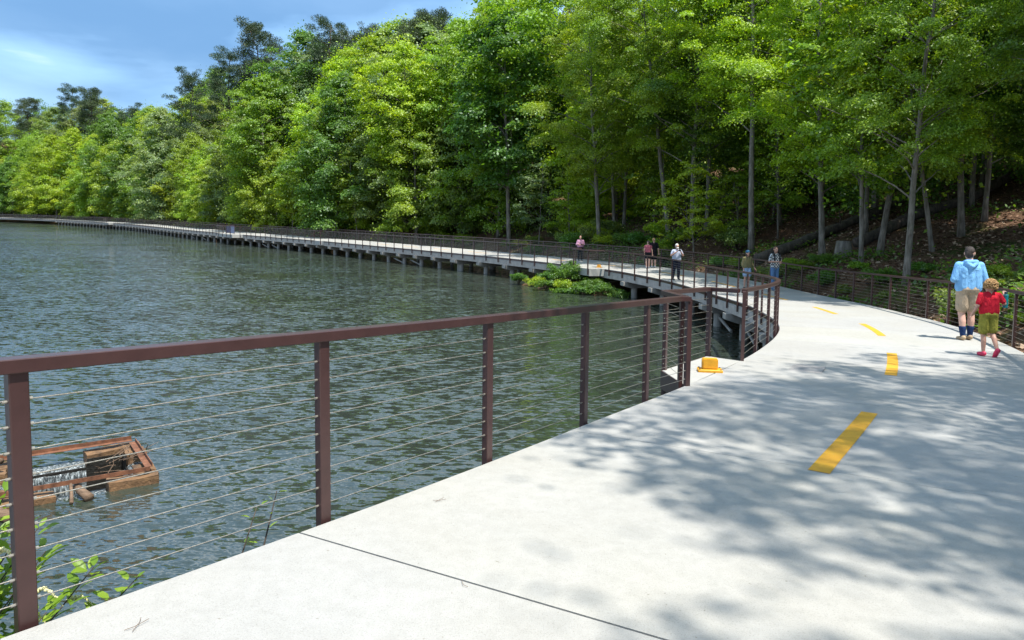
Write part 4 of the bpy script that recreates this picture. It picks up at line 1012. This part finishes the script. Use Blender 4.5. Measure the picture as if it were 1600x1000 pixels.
def person(label, loc, rz, h, elbow, hand, knee, ankle, garments, hair, skin=SKIN, voxel=.012, child=False, foot=None, bulk=1.0, head_turn=0.0, finger=True, toe=None):
    """Local frame: the figure faces -Y, its left is +X; positions are for a 1.75 m adult and scaled to h.
    elbow/hand/knee/ankle: {'L': xyz, 'R': xyz}."""
    root = empty('person', loc, rz); k = h / 1.75; root.scale = (k, k, k); tag(root, label, 'person')
    V3 = Vector; b = bulk
    sw = min(b, 1.04); sh = {'L': V3((.178 * sw, 0, 1.405)), 'R': V3((-.178 * sw, 0, 1.405))}; hipj = {'L': V3((.09, 0, .93)), 'R': V3((-.09, 0, .93))}
    el = {q: V3(elbow[q]) for q in 'LR'}; ha = {q: V3(hand[q]) for q in 'LR'}; kn = {q: V3(knee[q]) for q in 'LR'}; an = {q: V3(ankle[q]) for q in 'LR'}
    hs = 1.22 if child else 1.0; hc = V3((0, -.02, 1.625 if not child else 1.60))
    bm = bmesh.new()
    ellipsoid(bm, hc + V3((0, .01, .02)) , (.077 * hs, .098 * hs, .108 * hs)); ellipsoid(bm, hc + V3((0, -.035, -.05)) * hs, (.055 * hs, .065 * hs, .07 * hs))
    ct, st = math.cos(head_turn), math.sin(head_turn)
    def hd(v): v = V3(v) * hs; return hc + V3((v.x * ct - v.y * st, v.x * st + v.y * ct, v.z))
    ellipsoid(bm, hd((0, -.105, -.005)), (.014, .022, .024)); capsule(bm, hd((-.035, -.083, .03)), .014, hd((.035, -.083, .03)), .014)
    for sx in (-1, 1): ellipsoid(bm, hd((sx * .08, .015, 0)), (.012, .022, .032))
    capsule(bm, hd((-.018, -.088, -.055)), .010, hd((.018, -.088, -.055)), .010)
    capsule(bm, (0, .01, 1.40), .058 * b, hc + V3((0, .015, -.06)), .05)
    for sx in (-1, 1):
        capsule(bm, (sx * .085 * b, 0, 1.33), .098 * b, (sx * .07 * b, 0, 1.02), .085 * b); capsule(bm, (sx * .04, .0, 1.425), .06, (sx * .165 * sw, 0, 1.40), .05); capsule(bm, (0, 0, 1.3), .1, (0, 0, 1.0), .1)
    capsule(bm, (-.07, .01, .95), .10 * b, (.07, .01, .95), .10 * b)
    for q in 'LR':
        sx = 1 if q == 'L' else -1
        capsule(bm, sh[q], .048 * b, el[q], .039 * b); capsule(bm, el[q], .039 * b, ha[q], .026)
        fd = (ha[q] - el[q]).normalized(); side = fd.cross(V3((0, 0, 1))); side = V3((1, 0, 0)) if side.length < .2 else side.normalized(); nrm = side.cross(fd).normalized()
        pc = ha[q] + fd * .055
        for j in range(4):
            capsule(bm, ha[q] + side * (j - 1.5) * .012, .013, pc + side * (j - 1.5) * .02 + fd * .02, .0125)
            ln = (.030, .038, .036, .026)[j]; a = pc + side * (j - 1.5) * .021 + fd * .03; m_ = a + fd * ln - nrm * .012; e_ = m_ + fd * ln * .55 - nrm * .026
            capsule(bm, a, .0100, m_, .0092, 8); capsule(bm, m_, .0092, e_, .008, 8)
        tb = ha[q] + fd * .03 - side * sx * .022; capsule(bm, tb, .013, tb - side * sx * .03 + fd * .03 - nrm * .01, .010, 8); capsule(bm, tb - side * sx * .03 + fd * .03 - nrm * .01, .010, tb - side * sx * .03 + fd * .058 - nrm * .02, .009, 8)
        capsule(bm, hipj[q], .085 * b, kn[q], .056 * b); capsule(bm, kn[q] + V3((0, .005, 0)), .052 * b, kn[q].lerp(an[q], .35) + V3((0, .018, 0)), .054 * b); capsule(bm, kn[q].lerp(an[q], .35) + V3((0, .018, 0)), .054 * b, an[q], .036)
        td = V3(toe[q]).normalized() if toe else V3((0, -1, -.12)).normalized()
        capsule(bm, an[q] + V3((0, .02, -.04)), .032, an[q] + td * .16 + V3((0, 0, -.045)), .028)
    fused('body', bm, voxel, skin, root)
    for g in garments:
        nm, mat = g[0], g[1]; opt = g[2] if len(g) > 2 else {}
        bm = bmesh.new()
        if nm in ('shirt', 'hoodie', 'jacket'):
            hem = opt.get('hem', .90); wd = opt.get('wide', 0)
            for sx in (-1, 1):
                capsule(bm, (sx * .08 * b, 0, 1.32), .108 * b, (sx * (.078 + wd) * b, 0, hem + .1), .108 * b + wd)
                capsule(bm, (sx * .04, .005, 1.43), .068, (sx * .17 * sw, 0, 1.40), .062)
            capsule(bm, (0, 0, 1.34), .112 * b, (0, .005, hem + .085), .112 * b + wd)
            f = opt.get('sleeve', .75)
            for q in 'LR':
                if f <= 1: capsule(bm, sh[q], .066 * b, sh[q].lerp(el[q], f), .062 * b)
                else:
                    capsule(bm, sh[q], .066 * b, el[q], .055 * b); capsule(bm, el[q], .055 * b, el[q].lerp(ha[q], f - 1), .044 * b)
            if opt.get('hood'):
                capsule(bm, (-.085, .07, 1.475), .042, (.085, .07, 1.475), .042); capsule(bm, (-.075, .085, 1.44), .04, (0, .125, 1.385), .035); capsule(bm, (.075, .085, 1.44), .04, (0, .125, 1.385), .035)
                capsule(bm, (-.09, .02, 1.48), .03, (-.07, -.06, 1.45), .028); capsule(bm, (.09, .02, 1.48), .03, (.07, -.06, 1.45), .028)
        elif nm in ('shorts', 'trousers', 'skirt'):
            f = opt.get('len', .8); r = opt.get('r', .10)
            capsule(bm, (-.075, .01, .965), .115 * b, (.075, .01, .965), .115 * b)
            for q in 'LR':
                if f <= 1: capsule(bm, hipj[q], .104 * b, hipj[q].lerp(kn[q], f), r * b)
                else:
                    capsule(bm, hipj[q], .104 * b, kn[q], .075 * b); capsule(bm, kn[q], .075 * b, kn[q].lerp(an[q], f - 1), .062 * b)
        elif nm == 'sock':
            for q in 'LR':
                bm2 = bmesh.new(); capsule(bm2, kn[q].lerp(an[q], opt.get('top', .6)) + V3((0, .008, 0)), .056 * b, an[q], .044); fused('sock', bm2, voxel, mat, root)
            bm.free(); continue
        elif nm == 'shoe':
            for q in 'LR':
                td = V3(toe[q]).normalized() if toe else V3((0, -1, -.12)).normalized()
                bm2 = bmesh.new(); w = opt.get('w', .046); z = V3((0, 0, -.038))
                capsule(bm2, an[q] + V3((0, .03, -.02)), w, an[q] + td * .07 + z, w * .98); capsule(bm2, an[q] + td * .05 + z, w, an[q] + td * .185 + z + V3((0, 0, .0)), w * .8)
                fused('shoe', bm2, voxel, mat, root)
            bm.free(); continue
        fused(nm, bm, voxel, mat, root)
    kind, hm = hair
    if kind == 'curly':
        bm = bmesh.new(); rr = random.Random(5)
        for i in range(330):
            u = V3((rr.gauss(0, 1), rr.gauss(0, 1), rr.gauss(0, 1))).normalized()
            if u.z < -.45 or (u.y < -.35 and u.z < .35): continue
            c = hc + V3((0, .02, .03)) + V3((u.x * .105, u.y * .122, u.z * .118)) * hs
            bmesh.ops.create_icosphere(bm, subdivisions=1, radius=rr.uniform(.016, .032), matrix=Matrix.Translation(c) @ Matrix.Rotation(rr.random() * 6, 4, 'Z') @ Matrix.Diagonal((1.3, .8, 1, 1)))
        from_bm('hair', bm, hm, root, True)
    elif kind:
        bm = bmesh.new(); ellipsoid(bm, hd((0, .02, .042)), (.084 * hs, .098 * hs, .092 * hs)); ellipsoid(bm, hd((0, .045, .0)), (.078 * hs, .07 * hs, .09 * hs))
        if kind == 'long': capsule(bm, hd((-.06, .03, -.02)), .035, hd((-.085, -.05, -.36)), .035); capsule(bm, hd((.06, .03, -.02)), .035, hd((.085, -.05, -.34)), .035); capsule(bm, hd((0, .07, -.02)), .07, hd((0, .09, -.3)), .06)
        if kind == 'bun': ellipsoid(bm, hd((0, .13, .06)), (.05, .05, .05))
        fused('hair', bm, min(voxel, .01), hm, root)
    eyem = EYE
    for sx in (-1, 1):
        bm = bmesh.new(); ellipsoid(bm, hd((sx * .032, -.088, .008)), (.012, .007, .007)); from_bm('eye', bm, eyem, root)
    bm = bmesh.new(); ellipsoid(bm, hd((0, -.1, -.055)), (.022, .006, .006)); from_bm('mouth', bm, LIP, root)
    return root, hd
EYE = varied('eye_dark', (.03, .02, .02), .3); LIP = varied('lip', (.35, .12, .10), .5)
def dress_hat(root, hd, col):
    bm = bmesh.new(); ellipsoid(bm, hd((0, .012, .065)), (.096, .112, .085)); capsule(bm, hd((-.05, -.06, .055)), .034, hd((.05, -.06, .055)), .034); fused('beanie', bm, .01, col, root)
STAND_K = {'L': (.10, -.01, .50), 'R': (-.10, -.01, .50)}; STAND_A = {'L': (.11, .02, .09), 'R': (-.11, .02, .09)}
HAIR_DK = varied('dark_hair', (.035, .022, .016), .6, .3, 60, .01); HAIR_BL = varied('blond_hair', (.42, .24, .09), .6, .35, 50, .01); HAIR_WH = varied('white_hair', (.62, .58, .52), .7, .1, 60, .01); HAIR_BR = varied('brown_hair', (.10, .05, .028), .6, .3, 60, .01)
def foot_at(x, y, s=None):
    ss, _ = near_axis([x], [y]); return Vector((x, y, float(dz(float(ss[0])))))
def people():
    # the walking man: back to us
    person('person walking away in a light blue hooded shirt, khaki shorts and navy socks', foot_at(9.02, 14.55), R(180 - 8), 1.86,
           {'L': (.27, .03, 1.14), 'R': (-.27, .03, 1.14)}, {'L': (.14, -.22, 1.16), 'R': (-.14, -.22, 1.16)},
           {'L': (.085, -.02, .50), 'R': (-.095, -.05, .51)}, {'L': (.075, .06, .085), 'R': (-.085, -.03, .085)},
           [('shorts', cloth('khaki_cloth', (.40, .31, .22)), {'len': .72, 'r': .098}), ('hoodie', cloth('light_blue_cloth', (.19, .42, .70)), {'sleeve': 1.55, 'hood': 1, 'hem': .90, 'wide': .012}),
            ('sock', cloth('navy_cloth', (.015, .035, .10)), {'top': .62}), ('shoe', varied('tan_shoe', (.38, .27, .16), .7))],
           ('short', HAIR_DK), SKIN2, .010, bulk=1.12, head_turn=-.5)
    # the child
    r, hd = person('child walking away in a red t-shirt, olive shorts and pink clogs holding a bottle', foot_at(7.93, 12.20), R(180 - 6), 1.27,
           {'L': (.27, .04, 1.16), 'R': (-.31, .02, 1.22)}, {'L': (.36, -.02, .94), 'R': (-.36, -.10, 1.40)},
           {'L': (.09, -.02, .50), 'R': (-.10, -.02, .53)}, {'L': (.085, .02, .085), 'R': (-.12, .20, .19)},
           [('shorts', cloth('olive_cloth', (.27, .25, .045)), {'len': .78, 'r': .105}), ('shirt', cloth('red_cloth', (.55, .018, .035)), {'sleeve': .72, 'hem': .93, 'wide': .01}),
            ('shoe', varied('pink_clog', (.60, .03, .09), .55), {'w': .056})],
           ('curly', HAIR_BL), SKIN, .0085, child=True, bulk=1.05, head_turn=-.7, toe={'L': (0, -1, -.1), 'R': (.05, -.45, -.85)})
    mw = Matrix.Translation(r.location) @ Matrix.Rotation(R(174), 4, 'Z') @ Matrix.Diagonal((1.27 / 1.75,) * 3 + (1,))
    bp = mw @ Vector((-.345, -.01, 1.33)); root = empty('water_bottle', bp); tag(root, 'teal water bottle held up in the hand of the child', 'bottle')
    bm = bmesh.new(); bm_tube(bm, [(0, 0, -.15), (0, 0, -.145), (0, 0, .06), (0, 0, .075)], [.034, .038, .038, .030], 16); from_bm('flask', bm, varied('teal_enamel', (.01, .17, .19), .35), root, False)
    bm = bmesh.new(); bm_tube(bm, [(0, 0, .073), (0, 0, .115)], [.026, .025], 14); from_bm('lid', bm, varied('dark_lid', (.02, .06, .07), .5), root)
    # man with camera in a pale polo
    r, hd = person('person in a pale grey polo and dark trousers raising a camera to the chin', foot_at(7.74, 34.75), R(12), 1.70,
           {'L': (.30, -.06, 1.18), 'R': (-.32, -.06, 1.18)}, {'L': (.07, -.26, 1.42), 'R': (-.06, -.26, 1.42)},
           {'L': (.11, -.02, .50), 'R': (-.13, -.01, .50)}, {'L': (.13, .02, .09), 'R': (-.17, .02, .09)},
           [('trousers', cloth('dark_navy_cloth', (.018, .02, .035)), {'len': 1.92}), ('shirt', cloth('pale_polo_cloth', (.42, .46, .56)), {'sleeve': .62, 'hem': .90, 'wide': .01}), ('shoe', varied('black_shoe', (.02, .02, .022), .5))],
           ('short', HAIR_WH), SKIN, .012, bulk=1.12)
    bm = bmesh.new(); ellipsoid(bm, hd((0, -.075, -.075)), (.062, .05, .05)); fused('beard', bm, .01, HAIR_WH, r)
    mw = Matrix.Translation(r.location) @ Matrix.Rotation(R(12), 4, 'Z') @ Matrix.Diagonal((1.70 / 1.75,) * 3 + (1,))
    cam_thing(mw @ Vector((0, -.33, 1.44)), R(12), 'small black camera held up by the man in the pale polo')
    # woman in olive with a beanie
    r, hd = person('person with long dark hair in a blue beanie, olive top and denim shorts', foot_at(9.75, 30.6), R(18), 1.60,
           {'L': (.27, .03, 1.15), 'R': (-.24, .04, 1.14)}, {'L': (.34, -.12, .93), 'R': (-.20, -.04, .90)},
           {'L': (.075, -.05, .50), 'R': (-.085, .0, .50)}, {'L': (.06, -.04, .085), 'R': (-.08, .04, .085)},
           [('shorts', cloth('denim_light', (.30, .40, .55)), {'len': .62, 'r': .118}), ('jacket', cloth('olive_top', (.19, .165, .08)), {'sleeve': 1.6, 'hem': .94, 'wide': .02}), ('shoe', varied('grey_shoe', (.05, .05, .055), .6))],
           ('long', HAIR_DK), SKIN, .012, bulk=1.0)
    dress_hat(r, hd, cloth('teal_knit', (.03, .10, .17)))
    # man in plaid
    t = NT('plaid_cloth'); vec = t.n('ShaderNodeTexCoord').outputs['Object']
    ck = t.n('ShaderNodeTexChecker'); ck.inputs['Scale'].default_value = 17; ck.inputs[1].default_value = (.62, .62, .60, 1); ck.inputs[2].default_value = (.02, .02, .025, 1); t.l(vec, ck.inputs[0])
    plaid = t.bsdf(t.mixc(t.ramp(t.noise(90, 2, .5, vec), [(.3, (0, 0, 0)), (.7, (.3, .3, .3))]), ck.outputs[0], (.25, .26, .28)), .9, bump=t.noise(40, 3, .6, vec), bd=.004)
    r, hd = person('person in a black and white plaid shirt and blue jeans with backpack straps', foot_at(10.72, 30.1), R(20), 1.80,
           {'L': (.27, .0, 1.15), 'R': (-.27, .0, 1.15)}, {'L': (.06, -.24, 1.12), 'R': (-.04, -.26, 1.16)},
           STAND_K, {'L': (.10, .02, .09), 'R': (-.10, -.04, .09)},
           [('trousers', cloth('blue_jeans', (.10, .19, .34)), {'len': 1.92}), ('shirt', plaid, {'sleeve': .8, 'hem': .86, 'wide': .008}), ('shoe', varied('blue_shoe', (.10, .16, .24), .6))],
           ('short', HAIR_BR), SKIN, .012)
    for sx in (-1, 1):
        bm = bmesh.new(); bm_tube(bm, [(sx * .115, .06, 1.53), (sx * .12, -.06, 1.51), (sx * .125, -.125, 1.38), (sx * .13, -.135, 1.2), (sx * .16, -.05, 1.08)], .024, 8); from_bm('strap', bm, cloth('black_strap', (.015, .015, .018)), r, True)
    bm = bmesh.new(); bm_box(bm, (0, .19, 1.26), (.28, .14, .42)); bmesh.ops.bevel(bm, geom=bm.edges[:], offset=.05, segments=3, affect='EDGES')
    bp = from_bm('backpack', bm, cloth('black_pack', (.015, .015, .018)), r, True)
    # couple seen from behind
    person('person in a dusty pink top and black shorts walking away beside the man in black', foot_at(7.72, 42.0), R(180 - 12), 1.58,
           {'L': (.24, .03, 1.14), 'R': (-.25, .02, 1.14)}, {'L': (.20, -.10, .92), 'R': (-.27, -.03, .88)},
           {'L': (.08, -.04, .5), 'R': (-.085, .0, .5)}, {'L': (.08, .06, .09), 'R': (-.08, -.04, .085)},
           [('shorts', cloth('black_shorts', (.012, .012, .016)), {'len': .55, 'r': .105}), ('shirt', cloth('pink_top', (.36, .10, .13)), {'sleeve': .35, 'hem': .93}), ('shoe', varied('white_trainer', (.5, .5, .52), .6))],
           ('bun', HAIR_DK), SKIN2, .012, head_turn=.6)
    person('person in a black t-shirt and black shorts walking away beside the pink top', foot_at(8.16, 42.6), R(180 - 14), 1.72,
           {'L': (.25, .02, 1.14), 'R': (-.26, .02, 1.14)}, {'L': (.24, -.08, .92), 'R': (-.29, -.02, .88)},
           {'L': (.08, -.06, .5), 'R': (-.095, .02, .5)}, {'L': (.08, .02, .085), 'R': (-.1, .1, .1)},
           [('shorts', cloth('black_shorts_b', (.012, .012, .016)), {'len': .85, 'r': .105}), ('shirt', cloth('black_tee', (.010, .010, .013)), {'sleeve': .8, 'hem': .88}), ('shoe', varied('white_trainer_b', (.5, .5, .52), .6))],
           ('short', HAIR_BL), SKIN2, .012, head_turn=-.9)
    # far man in pink
    r, hd = person('person in a pink shirt and dark trousers standing far along the boardwalk', foot_at(4.45, 48.3), R(8), 1.62,
           {'L': (.28, -.02, 1.15), 'R': (-.28, -.02, 1.15)}, {'L': (.08, -.24, 1.16), 'R': (-.05, -.25, 1.14)},
           STAND_K, STAND_A,
           [('trousers', cloth('charcoal_cloth', (.025, .027, .032)), {'len': 1.92}), ('shirt', cloth('pink_shirt', (.52, .27, .38)), {'sleeve': 1.35, 'hem': .93, 'wide': .012}), ('shoe', varied('black_shoe_b', (.02, .02, .022), .5))],
           (None, None), SKIN, .012, bulk=1.12)
    mw = Matrix.Translation(r.location) @ Matrix.Rotation(R(8), 4, 'Z')
    cam_thing(mw @ Vector((.01, -.30, 1.07)), R(8), 'small dark camera held at the belly by the man in pink')
def cam_thing(p, rz, label):
    root = empty('hand_camera', p, rz); tag(root, label, 'camera')
    blk = varied('camera_black', (.012, .012, .014), .4)
    bm = bmesh.new(); bm_box(bm, (0, 0, 0), (.12, .05, .08)); bmesh.ops.bevel(bm, geom=bm.edges[:], offset=.012, segments=2, affect='EDGES'); from_bm('case', bm, blk, root)
    bm = bmesh.new(); bm_tube(bm, [(0, -.02, 0), (0, -.09, 0)], [.034, .032], 14); from_bm('lens', bm, blk, root)
people()

# ------------------------------------------------------------------ repeats that share a description are told apart by their order in the row
def order_labels():
    words = ['first', 'second', 'third', 'fourth', 'fifth', 'sixth', 'seventh', 'eighth', 'ninth', 'tenth', 'eleventh', 'twelfth', 'thirteenth', 'fourteenth', 'fifteenth', 'sixteenth', 'seventeenth', 'eighteenth', 'nineteenth', 'twentieth']
    by = {}
    for o in COL.objects:
        if o.parent is None and o.get('group') in ('trees of the lakeside wood', 'shrubs along the wooded shore', 'saplings of the understorey'): by.setdefault(o['label'], []).append(o)
    for lab, os_ in by.items():
        if len(os_) < 2: continue
        os_.sort(key=lambda o: o.location.x / max(1, o.location.y))
        for i, o in enumerate(os_):
            w = 'leftmost' if i == 0 else 'rightmost' if i == len(os_) - 1 else (words[i] if i < 20 else 'later')
            o['label'] = w + ' ' + lab if w in ('leftmost', 'rightmost') else '%s from left, %s' % (w, lab)
order_labels()
